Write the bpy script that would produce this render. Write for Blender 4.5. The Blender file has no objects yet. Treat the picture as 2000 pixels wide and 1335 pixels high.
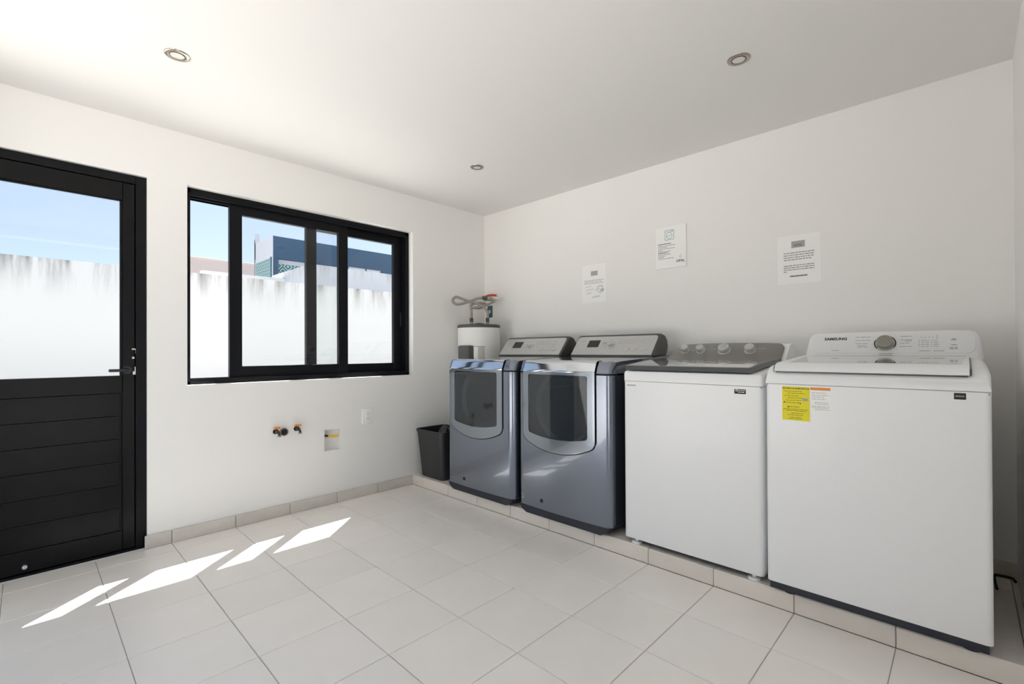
import bpy, bmesh, math, random
from mathutils import Vector, Matrix

random.seed(7)
scene = bpy.context.scene
COL = scene.collection

# ------------------------------------------------------------------ camera
CAM_H = 1.11
cam_d = bpy.data.cameras.new('camera')
cam = bpy.data.objects.new('camera', cam_d)
COL.objects.link(cam)
cam_d.sensor_width = 36.0
cam_d.lens = 917.03 / 2000 * 36.0
cam_d.shift_y = 12.36 / 2000
cam_d.clip_start = 0.02
th, pi_, ro = .7682, .0054, -.0043
F = Vector((math.cos(th), math.sin(th), 0)); R = Vector((math.sin(th), -math.cos(th), 0)); U = Vector((0, 0, 1))
F2 = F * math.cos(pi_) + U * math.sin(pi_); U2 = U * math.cos(pi_) - F * math.sin(pi_)
R3 = R * math.cos(ro) + U2 * math.sin(ro); U3 = U2 * math.cos(ro) - R * math.sin(ro)
m = Matrix((R3, U3, -F2)).transposed().to_4x4()
m.translation = Vector((-3.0812, -3.3430, CAM_H))
cam.matrix_world = m
scene.camera = cam

# ------------------------------------------------------------------ world, sun, exposure
SUN_DIR = Vector((-.473, -.41, -1.0)).normalized()
w = bpy.data.worlds.new('sky'); scene.world = w; w.use_nodes = True
nt = w.node_tree; nt.nodes.clear()
sky = nt.nodes.new('ShaderNodeTexSky'); sky.sky_type = 'NISHITA'; sky.sun_disc = False
sky.sun_elevation = math.asin(-SUN_DIR.z); sky.sun_rotation = math.atan2(-SUN_DIR.x, -SUN_DIR.y)
sky.air_density = 1.0; sky.dust_density = 1.2; sky.ozone_density = 1.0
mixw = nt.nodes.new('ShaderNodeMix'); mixw.data_type = 'RGBA'; mixw.inputs[0].default_value = .22
mixw.inputs[7].default_value = (6.2, 6.6, 7.0, 1)
bg = nt.nodes.new('ShaderNodeBackground'); bg.inputs[1].default_value = .097
outw = nt.nodes.new('ShaderNodeOutputWorld')
nt.links.new(sky.outputs[0], mixw.inputs[6]); nt.links.new(mixw.outputs[2], bg.inputs[0]); nt.links.new(bg.outputs[0], outw.inputs[0])
sun_d = bpy.data.lights.new('sun', 'SUN'); sun_d.energy = 14.0; sun_d.angle = math.radians(.4); sun_d.color = (1, .98, .945)
sun = bpy.data.objects.new('sun', sun_d); COL.objects.link(sun)
sun.rotation_euler = SUN_DIR.to_track_quat('-Z', 'Y').to_euler(); sun.location = (4, 4, 8)
# skylight portals at the openings (they only help to sample the sky)
def portal(loc, rot, sx, sy):
    d = bpy.data.lights.new('sky_portal', 'AREA'); d.shape = 'RECTANGLE'; d.size = sx; d.size_y = sy
    d.cycles.is_portal = True
    o = bpy.data.objects.new('sky_portal', d); COL.objects.link(o); o.location = loc; o.rotation_euler = rot
portal((-1.62, .30, 1.51), (math.radians(-90), 0, 0), 1.6, 1.22)
portal((-3.03, .30, 1.5), (math.radians(-90), 0, 0), .85, 1.1)
vs = scene.view_settings
scene.display_settings.display_device = 'sRGB'
vs.view_transform = 'Standard'; vs.look = 'None'; vs.gamma = 1.0; vs.use_curve_mapping = False
vs.exposure = 0.82
try:
    scene.cycles.max_bounces = 16; scene.cycles.diffuse_bounces = 10; scene.cycles.glossy_bounces = 6
    scene.cycles.transparent_max_bounces = 16; scene.cycles.sample_clamp_indirect = 8.0
    scene.cycles.caustics_reflective = False; scene.cycles.caustics_refractive = False
except Exception:
    pass

# ------------------------------------------------------------------ materials
MATS = {}
def mat(name, color, rough=.5, metal=0.0, coat=0.0, spec=.5, noise=None, bump=None, rand=0.0, emit=None):
    """procedural principled material; noise=(scale, amount, colour2), bump=(scale, strength), rand=per-object value change"""
    if name in MATS: return MATS[name]
    M = bpy.data.materials.new(name); M.use_nodes = True
    n = M.node_tree.nodes; l = M.node_tree.links
    b = n['Principled BSDF']
    b.inputs['Base Color'].default_value = (*color, 1); b.inputs['Roughness'].default_value = rough
    b.inputs['Metallic'].default_value = metal; b.inputs['Coat Weight'].default_value = coat
    b.inputs['Coat Roughness'].default_value = .035; b.inputs['Specular IOR Level'].default_value = spec
    src = None
    tc = n.new('ShaderNodeTexCoord')
    if noise:
        t = n.new('ShaderNodeTexNoise'); t.inputs['Scale'].default_value = noise[0]; t.inputs['Detail'].default_value = 6; t.inputs['Roughness'].default_value = .6
        l.new(tc.outputs['Object'], t.inputs['Vector'])
        mp = n.new('ShaderNodeMapRange'); mp.inputs[1].default_value = .35; mp.inputs[2].default_value = .7
        mp.inputs[3].default_value = 0; mp.inputs[4].default_value = noise[1]
        l.new(t.outputs['Fac'], mp.inputs[0])
        mx = n.new('ShaderNodeMix'); mx.data_type = 'RGBA'
        mx.inputs[6].default_value = (*color, 1); mx.inputs[7].default_value = (*noise[2], 1)
        l.new(mp.outputs[0], mx.inputs[0]); src = mx.outputs[2]
    if rand:
        oi = n.new('ShaderNodeObjectInfo'); mr = n.new('ShaderNodeMapRange')
        mr.inputs[3].default_value = 1 - rand; mr.inputs[4].default_value = 1 + rand
        l.new(oi.outputs['Random'], mr.inputs[0])
        hs = n.new('ShaderNodeHueSaturation')
        if src: l.new(src, hs.inputs['Color'])
        else: hs.inputs['Color'].default_value = (*color, 1)
        l.new(mr.outputs[0], hs.inputs['Value']); src = hs.outputs[0]
    if src: l.new(src, b.inputs['Base Color'])
    if bump:
        t2 = n.new('ShaderNodeTexNoise'); t2.inputs['Scale'].default_value = bump[0]; t2.inputs['Detail'].default_value = 4
        l.new(tc.outputs['Object'], t2.inputs['Vector'])
        bp = n.new('ShaderNodeBump'); bp.inputs['Strength'].default_value = bump[1]; bp.inputs['Distance'].default_value = .01
        l.new(t2.outputs['Fac'], bp.inputs['Height']); l.new(bp.outputs[0], b.inputs['Normal']); l.new(bp.outputs[0], b.inputs['Coat Normal'])
    MATS[name] = M
    return M

def glass_mat(name, tint, ior=1.5, gloss_rough=.01, haze=0.0, haze_col=(.2, .23, .26)):
    if name in MATS: return MATS[name]
    M = bpy.data.materials.new(name); M.use_nodes = True
    n = M.node_tree.nodes; l = M.node_tree.links; n.clear()
    o = n.new('ShaderNodeOutputMaterial'); t = n.new('ShaderNodeBsdfTransparent'); t.inputs[0].default_value = (*tint, 1)
    g = n.new('ShaderNodeBsdfGlossy'); g.inputs['Roughness'].default_value = gloss_rough
    lw = n.new('ShaderNodeLayerWeight'); lw.inputs[0].default_value = .5     # facing = 1 - |cos|
    p = n.new('ShaderNodeMath'); p.operation = 'POWER'; p.inputs[1].default_value = 5; l.new(lw.outputs['Facing'], p.inputs[0])
    f = n.new('ShaderNodeMath'); f.operation = 'MULTIPLY_ADD'; r0 = ((ior - 1) / (ior + 1)) ** 2
    f.inputs[1].default_value = 1 - r0; f.inputs[2].default_value = r0; l.new(p.outputs[0], f.inputs[0])   # Schlick reflectance
    x = n.new('ShaderNodeMixShader')
    l.new(f.outputs[0], x.inputs[0]); l.new(g.outputs[0], x.inputs[2]); l.new(x.outputs[0], o.inputs[0])
    if haze:
        d = n.new('ShaderNodeBsdfDiffuse'); d.inputs[0].default_value = (*haze_col, 1); y = n.new('ShaderNodeMixShader'); y.inputs[0].default_value = haze
        l.new(t.outputs[0], y.inputs[1]); l.new(d.outputs[0], y.inputs[2]); l.new(y.outputs[0], x.inputs[1])
    else: l.new(t.outputs[0], x.inputs[1])
    MATS[name] = M
    return M

PAINT = mat('wall_paint', (.845, .835, .82), .55, noise=(1.5, .25, (.83, .82, .80)), bump=(60, .04))
CEIL = mat('ceiling_paint', (.81, .80, .785), .7, bump=(50, .03))
TILE = mat('floor_tile', (.91, .872, .82), .34, noise=(5, .5, (.86, .815, .76)), rand=.02)
BASE_T = mat('baseboard_tile', (.66, .62, .57), .45, noise=(9, .6, (.56, .515, .465)), rand=.05)
PLINTH_T = mat('plinth_tile', (.80, .745, .68), .45, noise=(8, .5, (.71, .645, .575)), rand=.04)
GROUT = mat('grout', (.42, .40, .37), .9)
ALU = mat('black_aluminium', (.006, .0065, .008), .38, spec=.14, noise=(12, .4, (.010, .010, .012)))
ALU2 = mat('black_door_paint', (.0055, .0055, .006), .30, spec=.15, noise=(6, .5, (.011, .0105, .010)), bump=(5, .05))
GLASS = glass_mat('window_glass', (.955, .965, .965))
WHITE = mat('white_enamel', (.845, .85, .855), .38, coat=.12)
WHITEP = mat('white_plastic', (.87, .87, .86), .35)
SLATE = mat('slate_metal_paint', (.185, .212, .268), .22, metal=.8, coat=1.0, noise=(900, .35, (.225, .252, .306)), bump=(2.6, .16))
SLATE_D = mat('slate_door_paint', (.27, .305, .355), .20, metal=.8, coat=1.0)
BAND = mat('lightened_band', (.62, .655, .71), .09, metal=1.0, coat=1.0)  # band colour lightened so the window reflection comes out bright
SLATE_S = mat('dark_side_panel', (.028, .032, .045), .3, metal=.3, coat=.3)  # sides set much darker than the cabinet front
SILVER = mat('silver_panel', (.60, .60, .595), .36, metal=.4)
CHROME = mat('chrome', (.80, .80, .80), .14, metal=1.0)
KNOBM = mat('knob_metal', (.78, .78, .775), .25, metal=.65)
SATIN = mat('satin_metal', (.62, .615, .60), .3, metal=.9)
DGREY = mat('dark_grey_plastic', (.075, .07, .065), .42)
BLACKP = mat('black_plastic', (.016, .017, .02), .4)
DARKGAP = mat('dark_gap', (.01, .011, .014), .6)
NAVY = mat('dark_base_plastic', (.02, .023, .035), .45)
LIDG = mat('grey_lid_frame', (.085, .09, .095), .3)
LIDGLASS = mat('grey_lid_glass', (.36, .36, .355), .05, metal=.35, coat=1.0)
STEELC = mat('brushed_console', (.27, .265, .25), .26, metal=.7, noise=(30, .4, (.32, .31, .29)))
DGLASS = glass_mat('tinted_door_glass', (.62, .64, .66), 1.6, haze=.10)  # diffuse haze mixed into the glass to lift the unlit drum view
DRUM = mat('drum_steel', (.30, .32, .34), .35, metal=.5)
BINM = mat('bin_plastic', (.028, .029, .03), .42, bump=(150, .05))
BAGM = mat('bag_film', (.03, .032, .03), .3)
PAPER = mat('paper', (.895, .895, .88), .6)
INK = mat('print_ink', (.13, .125, .12), .7)
INKL = mat('pale_print_ink', (.52, .51, .50), .7)
INKB = mat('black_ink', (.02, .02, .025), .6)
TEALI = mat('teal_ink', (.35, .50, .47), .7)
GREYI = mat('grey_ink', (.40, .395, .38), .7)
YELLOW = mat('yellow_label', (.80, .70, .012), .5)
ORANGE = mat('orange_print', (.80, .27, .05), .5)
RED = mat('red_handle', (.62, .07, .03), .45)
ORH = mat('orange_handle', (.75, .26, .03), .5)
BRASSD = mat('dark_bronze', (.05, .05, .048), .4, metal=.5)
GREYM = mat('grey_metal', (.30, .285, .27), .4, metal=.6)
HOSE = mat('braided_hose', (.36, .335, .30), .5, metal=.3, noise=(400, .8, (.2, .18, .16)))
TEALP = mat('teal_plate', (.03, .10, .15), .5)
PVC = mat('pvc_brown', (.20, .13, .11), .6)
YELV = mat('yellow_handle', (.78, .55, .03), .45)
LENS = mat('lamp_lens', (.72, .70, .66), .2)
STUCCO = mat('stucco_white', (.80, .80, .80), .85, bump=(30, .1))

# garden wall: white stucco with grey run-off stains hanging from the coping
def stained(name, base, stain, ztop, drop):
    M = bpy.data.materials.new(name); M.use_nodes = True
    n = M.node_tree.nodes; l = M.node_tree.links; b = n['Principled BSDF']; b.inputs['Roughness'].default_value = .9
    tc = n.new('ShaderNodeTexCoord'); sp = n.new('ShaderNodeSeparateXYZ'); l.new(tc.outputs['Object'], sp.inputs[0])
    mp = n.new('ShaderNodeMapping'); mp.inputs['Scale'].default_value = (3.2, 3.2, .35); l.new(tc.outputs['Object'], mp.inputs[0])
    t = n.new('ShaderNodeTexNoise'); t.inputs['Scale'].default_value = 1.6; t.inputs['Detail'].default_value = 8; t.inputs['Roughness'].default_value = .68
    l.new(mp.outputs[0], t.inputs['Vector'])
    d = n.new('ShaderNodeMapRange'); d.inputs[1].default_value = ztop - drop; d.inputs[2].default_value = ztop; d.inputs[3].default_value = 0; d.inputs[4].default_value = 1
    l.new(sp.outputs[2], d.inputs[0])
    pw = n.new('ShaderNodeMath'); pw.operation = 'POWER'; pw.inputs[1].default_value = 1.7; l.new(d.outputs[0], pw.inputs[0])
    r = n.new('ShaderNodeMapRange'); r.inputs[1].default_value = .44; r.inputs[2].default_value = .66; l.new(t.outputs['Fac'], r.inputs[0])
    mu = n.new('ShaderNodeMath'); mu.operation = 'MULTIPLY'; l.new(pw.outputs[0], mu.inputs[0]); l.new(r.outputs[0], mu.inputs[1])
    mx = n.new('ShaderNodeMix'); mx.data_type = 'RGBA'; mx.inputs[6].default_value = (*base, 1); mx.inputs[7].default_value = (*stain, 1)
    l.new(mu.outputs[0], mx.inputs[0]); l.new(mx.outputs[2], b.inputs['Base Color'])
    return M
GARDEN = stained('garden_stucco', (.50, .505, .515), (.10, .095, .09), 2.4, .60)
NEIGH = stained('neighbour_stucco', (.58, .60, .645), (.38, .38, .39), 3.12, .45)
PATIO = mat('patio_concrete', (.63, .61, .58), .85, noise=(2, .5, (.57, .55, .52)))
BLUEW = mat('navy_render', (.020, .070, .135), .8, noise=(2.5, .6, (.014, .048, .10)))
LAVW = mat('pale_render', (.50, .52, .58), .85)
PINK = mat('pink_render', (.50, .43, .405), .85)
GREYB = mat('grey_frame', (.45, .46, .46), .6)

# teal ceramic lattice: concentric diamonds, flat print on a screen of far blocks
def lattice_mat():
    M = bpy.data.materials.new('teal_lattice'); M.use_nodes = True
    n = M.node_tree.nodes; l = M.node_tree.links; b = n['Principled BSDF']; b.inputs['Roughness'].default_value = .6
    tc = n.new('ShaderNodeTexCoord'); sp = n.new('ShaderNodeSeparateXYZ'); l.new(tc.outputs['Object'], sp.inputs[0])
    def math_(op, a, bb=None):
        q = n.new('ShaderNodeMath'); q.operation = op
        for i, v in enumerate((a, bb)):
            if v is None: continue
            if isinstance(v, (int, float)): q.inputs[i].default_value = v
            else: l.new(v, q.inputs[i])
        return q.outputs[0]
    h = math_('ADD', sp.outputs[0], sp.outputs[1])
    P = .30
    a = math_('PINGPONG', h, P / 2); c = math_('PINGPONG', sp.outputs[2], P / 2)
    s = math_('ADD', a, c)
    k = math_('FRACT', math_('MULTIPLY', s, 1.5 / (P / 2)))
    g = math_('GREATER_THAN', k, .55)
    mx = n.new('ShaderNodeMix'); mx.data_type = 'RGBA'; mx.inputs[6].default_value = (.02, .12, .15, 1); mx.inputs[7].default_value = (.42, .58, .56, 1)
    l.new(g, mx.inputs[0]); l.new(mx.outputs[2], b.inputs['Base Color'])
    return M
LATT = lattice_mat()

# ------------------------------------------------------------------ mesh helpers
class MB:
    """collects shapes; build() links them as ONE mesh object"""
    def __init__(s): s.bm = bmesh.new()
    def _merge(s, b):
        me = bpy.data.meshes.new('t'); b.to_mesh(me); b.free(); s.bm.from_mesh(me); bpy.data.meshes.remove(me)
    def box(s, x0, x1, y0, y1, z0, z1, bev=0, seg=3, edges=None):
        b = bmesh.new(); bmesh.ops.create_cube(b, size=1)
        for v in b.verts: v.co = Vector(((x0 + x1) / 2 + v.co.x * (x1 - x0), (y0 + y1) / 2 + v.co.y * (y1 - y0), (z0 + z1) / 2 + v.co.z * (z1 - z0)))
        if bev:
            es = [e for e in b.edges if edges is None or edges(e.verts[0].co, e.verts[1].co)]
            bmesh.ops.bevel(b, geom=es, offset=bev, segments=seg, profile=.5, affect='EDGES')
        s._merge(b); return s
    def cyl(s, p0, p1, r, r2=None, seg=24, bev=0):
        p0 = Vector(p0); p1 = Vector(p1); d = p1 - p0; r2 = r if r2 is None else r2
        b = bmesh.new(); bmesh.ops.create_cone(b, cap_ends=True, segments=seg, radius1=r, radius2=r2, depth=d.length)
        if bev:
            es = [e for e in b.edges if abs(abs(e.verts[0].co.z) - d.length / 2) < 1e-6 and abs(e.verts[0].co.z - e.verts[1].co.z) < 1e-6 and e.verts[0].co.z > 0]
            bmesh.ops.bevel(b, geom=es, offset=bev, segments=2, profile=.5, affect='EDGES')
        bmesh.ops.transform(b, matrix=Matrix.Translation((p0 + p1) / 2) @ d.to_track_quat('Z', 'Y').to_matrix().to_4x4(), verts=b.verts)
        s._merge(b); return s
    def tube(s, pts, r, seg=10, smooth=6):
        pts = [Vector(p) for p in pts]
        if smooth and len(pts) > 2:                       # Catmull-Rom
            q = []; n = len(pts)
            for i in range(n - 1):
                a, b_, c, d = pts[max(i - 1, 0)], pts[i], pts[i + 1], pts[min(i + 2, n - 1)]
                for k in range(smooth):
                    t = k / smooth
                    q.append(.5 * ((2 * b_) + (c - a) * t + (2 * a - 5 * b_ + 4 * c - d) * t * t + (3 * b_ - a - 3 * c + d) * t ** 3))
            q.append(pts[-1]); pts = q
        rings = []; prev = None
        for i, p in enumerate(pts):
            t = (pts[min(i + 1, len(pts) - 1)] - pts[max(i - 1, 0)]).normalized()
            if prev is None:
                nrm = t.orthogonal().normalized()
            else:
                nrm = (prev - t * prev.dot(t)).normalized()
            prev = nrm; bn = t.cross(nrm)
            rings.append([s.bm.verts.new(p + (nrm * math.cos(a) + bn * math.sin(a)) * r) for a in [2 * math.pi * k / seg for k in range(seg)]])
        for a, b_ in zip(rings, rings[1:]):
            for k in range(seg): s.bm.faces.new((a[k], a[(k + 1) % seg], b_[(k + 1) % seg], b_[k]))
        s.bm.faces.new(rings[0][::-1]); s.bm.faces.new(rings[-1]); return s
    def prism(s, poly, o, u, v, n, d0, d1, bev=0):
        """polygon (a,b) in the plane o+u*a+v*b, extruded along n from d0 to d1"""
        o, u, v, n = Vector(o), Vector(u), Vector(v), Vector(n)
        b = bmesh.new()
        A = [b.verts.new(o + u * p[0] + v * p[1] + n * d0) for p in poly]; B = [b.verts.new(o + u * p[0] + v * p[1] + n * d1) for p in poly]
        b.faces.new(A[::-1]); fB = b.faces.new(B); k = len(poly)
        for i in range(k): b.faces.new((A[i], A[(i + 1) % k], B[(i + 1) % k], B[i]))
        bmesh.ops.recalc_face_normals(b, faces=b.faces)
        if bev: bmesh.ops.bevel(b, geom=list(fB.edges), offset=bev, segments=2, profile=.5, affect='EDGES')
        s._merge(b); return s
    def lathe(s, prof, c, seg=40):
        c = Vector(c); rings = []
        for r, z in prof:
            rings.append([s.bm.verts.new(c + Vector((r * math.cos(2 * math.pi * k / seg), r * math.sin(2 * math.pi * k / seg), z))) for k in range(seg)])
        for a, b_ in zip(rings, rings[1:]):
            for k in range(seg): s.bm.faces.new((a[k], a[(k + 1) % seg], b_[(k + 1) % seg], b_[k]))
        s.bm.faces.new(rings[0][::-1]); s.bm.faces.new(rings[-1]); return s
    def quad(s, *p):
        s.bm.faces.new([s.bm.verts.new(Vector(q)) for q in p]); return s
    def mesh(s, name, material, off=None, angle=35, recalc=True):
        bmesh.ops.remove_doubles(s.bm, verts=s.bm.verts, dist=1e-6)
        if recalc: bmesh.ops.recalc_face_normals(s.bm, faces=s.bm.faces)
        if off is not None: bmesh.ops.translate(s.bm, verts=s.bm.verts, vec=-Vector(off))
        me = bpy.data.meshes.new(name); s.bm.to_mesh(me); s.bm.free()
        if material: me.materials.append(material)
        for p in me.polygons: p.use_smooth = True
        me.set_sharp_from_angle(angle=math.radians(angle))
        return me
    def build(s, name, material, parent=None, angle=35, label=None, recalc=True):
        fine = 'print' in name or name in ('maker_mark', 'indicator_dots', 'sticker_symbols', 'dial_marks', 'slots')
        off = worldloc(parent) if parent else None
        o = bpy.data.objects.new(name, s.mesh(name, material, off, angle, recalc)); COL.objects.link(o)
        if parent: o.parent = parent
        if label: o['label'] = label
        if fine: o['kind'] = 'stuff'              # print far too small to pick apart
        return o
def worldloc(o):
    l = Vector((0, 0, 0))
    while o is not None: l += o.location; o = o.parent
    return l
def tag(o, label, cat=None, group=None, kind=None):
    o['label'] = label
    if cat: o['category'] = cat
    if group: o['group'] = group
    if kind: o['kind'] = kind
    return o
def thing(name, loc, label, cat, group=None, kind=None):
    o = bpy.data.objects.new(name, None); o.empty_display_size = .1; COL.objects.link(o); o.location = loc
    return tag(o, label, cat, group, kind)
def top_mesh(mb, name, material, loc, label, cat, group=None, kind=None, angle=35):
    o = bpy.data.objects.new(name, mb.mesh(name, material, loc, angle)); COL.objects.link(o); o.location = loc
    return tag(o, label, cat, group, kind)
def struct(mb, name, material, label=None, recalc=True):
    o = mb.build(name, material, recalc=recalc); o['kind'] = 'structure'
    if label: o['label'] = label
    return o
def copy_tree(o, parent=None):
    c = o.copy(); COL.objects.link(c); c.parent = parent
    for ch in list(o.children): copy_tree(ch, c)
    return c
def rrect(a0, a1, b0, b1, r, n=5, corners=(1, 1, 1, 1)):
    """rounded rectangle; corners: bottom-left, bottom-right, top-right, top-left"""
    P = []
    for k, (cx, cy, st) in enumerate(((a0, b0, 180), (a1, b0, 270), (a1, b1, 0), (a0, b1, 90))):
        if not corners[k] or r == 0: P.append((cx, cy)); continue
        ox = cx + r if cx == a0 else cx - r; oy = cy + r if cy == b0 else cy - r
        for i in range(n + 1):
            t = math.radians(st + 90 * i / n); P.append((ox + r * math.cos(t), oy + r * math.sin(t)))
    return P
def text_mb(body, size, o, u, v, thick=.0004, align='CENTER', bold=0.0):
    """built-in font lettering laid on the plane o,u,v; returns an MB"""
    cu = bpy.data.curves.new('lettering', 'FONT'); cu.body = body; cu.size = size; cu.align_x = align; cu.align_y = 'CENTER'; cu.offset = bold
    cu.resolution_u = 2
    ob = bpy.data.objects.new('lettering', cu); COL.objects.link(ob)
    bpy.context.view_layer.update()
    me = bpy.data.meshes.new_from_object(ob.evaluated_get(bpy.context.evaluated_depsgraph_get()))
    bpy.data.objects.remove(ob); bpy.data.curves.remove(cu)
    u, v = Vector(u).normalized(), Vector(v).normalized(); n = u.cross(v)
    b = bmesh.new(); b.from_mesh(me); bpy.data.meshes.remove(me)
    for q in b.verts: q.co = Vector(o) + u * q.co.x + v * q.co.y + n * thick
    mb = MB(); mb._merge(b); return mb
def bars(mb, rows, o, u, v, h, thick=.0004, rnd=None, wmin=.005, wmax=.014, gap=.0025):
    """rows of unreadably small print as word-long strokes: rows=[(a0,a1,b)]"""
    rnd = rnd or random.Random(3)
    u, v = Vector(u).normalized(), Vector(v).normalized(); n = u.cross(v); o = Vector(o)
    for a0, a1, b in rows:
        a = a0
        while a < a1 - wmin * .6:
            e = min(a + rnd.uniform(wmin, wmax), a1)
            mb.quad(*[o + u * p + v * q + n * thick for p, q in ((a, b), (e, b), (e, b + h), (a, b + h))])
            a = e + gap
    return mb

# ------------------------------------------------------------------ room dimensions (metres; room corner at the origin)
CEILZ = 2.4125
XB, YB = -3.48, -3.504           # wall behind the camera, wall at the right edge of the picture
PX = -.8333                      # front of the plinth
PZ = .080                        # top of the plinth
T = .33339                       # tile pitch
GX, GY = -1.1567, -1.1485        # one joint of each direction
WT = .28                         # thickness of the outer wall
WIN = (-2.412, -.818, .912, 2.115)
DOOR = (-3.452, -2.603, 0.0, 2.106)
NICHE = (-1.579, -1.459, .388, .541)

# ------------------------------------------------------------------ setting: walls, ceiling
def holed_wall(x0, x1, z0, z1, holes, thick):
    """wall in the y=0 plane with rectangular holes (hx0,hx1,hz0,hz1,depth)"""
    mb = MB()
    xs = sorted({x0, x1, *[h[0] for h in holes], *[h[1] for h in holes]}); zs = sorted({z0, z1, *[h[2] for h in holes], *[h[3] for h in holes]})
    def hole(cx, cz):
        for h in holes:
            if h[0] < cx < h[1] and h[2] < cz < h[3]: return h
    for a, b in zip(xs, xs[1:]):
        for c, d in zip(zs, zs[1:]):
            h = hole((a + b) / 2, (c + d) / 2)
            if not h:
                mb.quad((a, 0, c), (b, 0, c), (b, 0, d), (a, 0, d))
                mb.quad((a, thick, c), (a, thick, d), (b, thick, d), (b, thick, c))
            elif h[4] < thick:
                mb.quad((a, h[4], c), (b, h[4], c), (b, h[4], d), (a, h[4], d))
                mb.quad((a, thick, c), (a, thick, d), (b, thick, d), (b, thick, c))
    for hx0, hx1, hz0, hz1, dp in holes:
        mb.quad((hx0, 0, hz0), (hx0, 0, hz1), (hx0, dp, hz1), (hx0, dp, hz0))
        mb.quad((hx1, 0, hz0), (hx1, dp, hz0), (hx1, dp, hz1), (hx1, 0, hz1))
        mb.quad((hx0, 0, hz1), (hx1, 0, hz1), (hx1, dp, hz1), (hx0, dp, hz1))
        mb.quad((hx0, 0, hz0), (hx0, dp, hz0), (hx1, dp, hz0), (hx1, 0, hz0))
    mb.quad((x0, 0, z0), (x0, 0, z1), (x0, thick, z1), (x0, thick, z0)); mb.quad((x1, 0, z0), (x1, thick, z0), (x1, thick, z1), (x1, 0, z1))
    mb.quad((x0, 0, z1), (x1, 0, z1), (x1, thick, z1), (x0, thick, z1)); mb.quad((x0, 0, z0), (x0, thick, z0), (x1, thick, z0), (x1, 0, z0))
    return mb
mb = holed_wall(XB - .15, .15, -.05, CEILZ, [(*WIN, WT), (*DOOR, WT), (*NICHE, .055)], WT)
struct(mb, 'wall_left', PAINT, 'white painted wall holding the window and black door')
mb = MB(); mb.box(0, .15, YB, 0, -.05, CEILZ); struct(mb, 'wall_right', PAINT, 'white painted wall behind the laundry machines')
SIDE_X0, SIDE_X1 = XB + .18, -2.25             # unseen gap added in the right-hand wall to let daylight in
mb = MB(); mb.box(SIDE_X1, .15, YB - .15, YB, -.05, CEILZ); mb.box(XB - .15, SIDE_X0, YB - .15, YB, -.05, CEILZ); mb.box(SIDE_X0, SIDE_X1, YB - .15, YB, 2.30, CEILZ)
portal(((SIDE_X0 + SIDE_X1) / 2, YB - .16, 1.15), (math.radians(90), 0, 0), SIDE_X1 - SIDE_X0, 2.3)
struct(mb, 'wall_near_right', PAINT, 'white painted wall at the right edge of the picture')
OPEN_Y0, OPEN_Y1, OPEN_Z = -2.35, -.35, 2.30     # unseen opening added behind the camera to brighten the room
mb = MB()
mb.box(XB - .15, XB, OPEN_Y1, 0, -.05, CEILZ); mb.box(XB - .15, XB, YB, OPEN_Y0, -.05, CEILZ); mb.box(XB - .15, XB, OPEN_Y0, OPEN_Y1, OPEN_Z, CEILZ)
struct(mb, 'wall_behind', PAINT, 'white wall behind the camera with a wide opening added for daylight')
portal((XB - .16, (OPEN_Y0 + OPEN_Y1) / 2, OPEN_Z / 2), (0, math.radians(-90), 0), OPEN_Z, OPEN_Y1 - OPEN_Y0)
mb = MB(); mb.box(XB - .15, .15, YB - .15, WT, CEILZ, CEILZ + .2); struct(mb, 'ceiling', CEIL, 'plain white ceiling')

# ------------------------------------------------------------------ floor with single tiles
floor = MB(); floor.box(XB - .15, .15, YB - .15, WT, -.12, -.004); floor = struct(floor, 'floor', GROUT, 'pale beige square tile floor')
def tile_mesh(w, h, t=.008, c=.0018):
    b = MB(); x, y = w / 2, h / 2
    b.prism([(-x, -y), (x, -y), (x, y), (-x, y)], (0, 0, 0), (1, 0, 0), (0, 1, 0), (0, 0, 1), -t, 0)
    for v in b.bm.verts: pass
    es = [e for e in b.bm.edges if e.verts[0].co.z > -1e-6 and e.verts[1].co.z > -1e-6]
    bmesh.ops.bevel(b.bm, geom=es, offset=c, segments=1, profile=.5, affect='EDGES')
    return b.mesh('tile', None, angle=20)
_tm = {}
def lay(parent, material, w, h, loc, rot=(0, 0, 0), t=.008, name='tile'):
    key = (round(w, 4), round(h, 4), t, material.name)
    if key not in _tm:
        me = tile_mesh(w, h, t); me.materials.append(material); _tm[key] = me
    o = bpy.data.objects.new(name, _tm[key]); COL.objects.link(o)
    o.parent = parent; o.location = Vector(loc) - worldloc(parent); o.rotation_euler = rot
    return o
J = .0030
def cuts(lo, hi, g):
    k0 = math.ceil((lo - g) / T - 1e-6); L = [lo]
    k = k0
    while g + k * T < hi - 1e-4:
        if g + k * T > lo + 1e-4: L.append(g + k * T)
        k += 1
    return L + [hi]
xs = cuts(XB, PX, GX); ys = cuts(YB, 0, GY)
for a, b in zip(xs, xs[1:]):
    for c, d in zip(ys, ys[1:]):
        lay(floor, TILE, b - a - J, d - c - J, ((a + b) / 2, (c + d) / 2, random.uniform(-.0003, .0003)))

# threshold strip under the door, still floor tiles
for a, b in ((DOOR[0], GX - 5 * T), (GX - 5 * T, DOOR[1])):
    lay(floor, TILE, b - a - J, .03, ((a + b) / 2, .016, -.0005))

# baseboard of cut tiles along the window wall
bb = MB(); bb.box(DOOR[1] - .012, PX, -.004, -.0005, 0, .070); bb = struct(bb, 'baseboard_left', GROUT, 'grey beige tile baseboard under the window')
bx = [DOOR[1] - .014] + [x for x in cuts(XB, PX, GX)[1:-1] if x > DOOR[1] + .02] + [PX]
for a, b in zip(bx, bx[1:]):
    lay(bb, BASE_T, b - a - J, .073, ((a + b) / 2, -.0125, .0375), (math.radians(90), 0, 0), .009)

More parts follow.
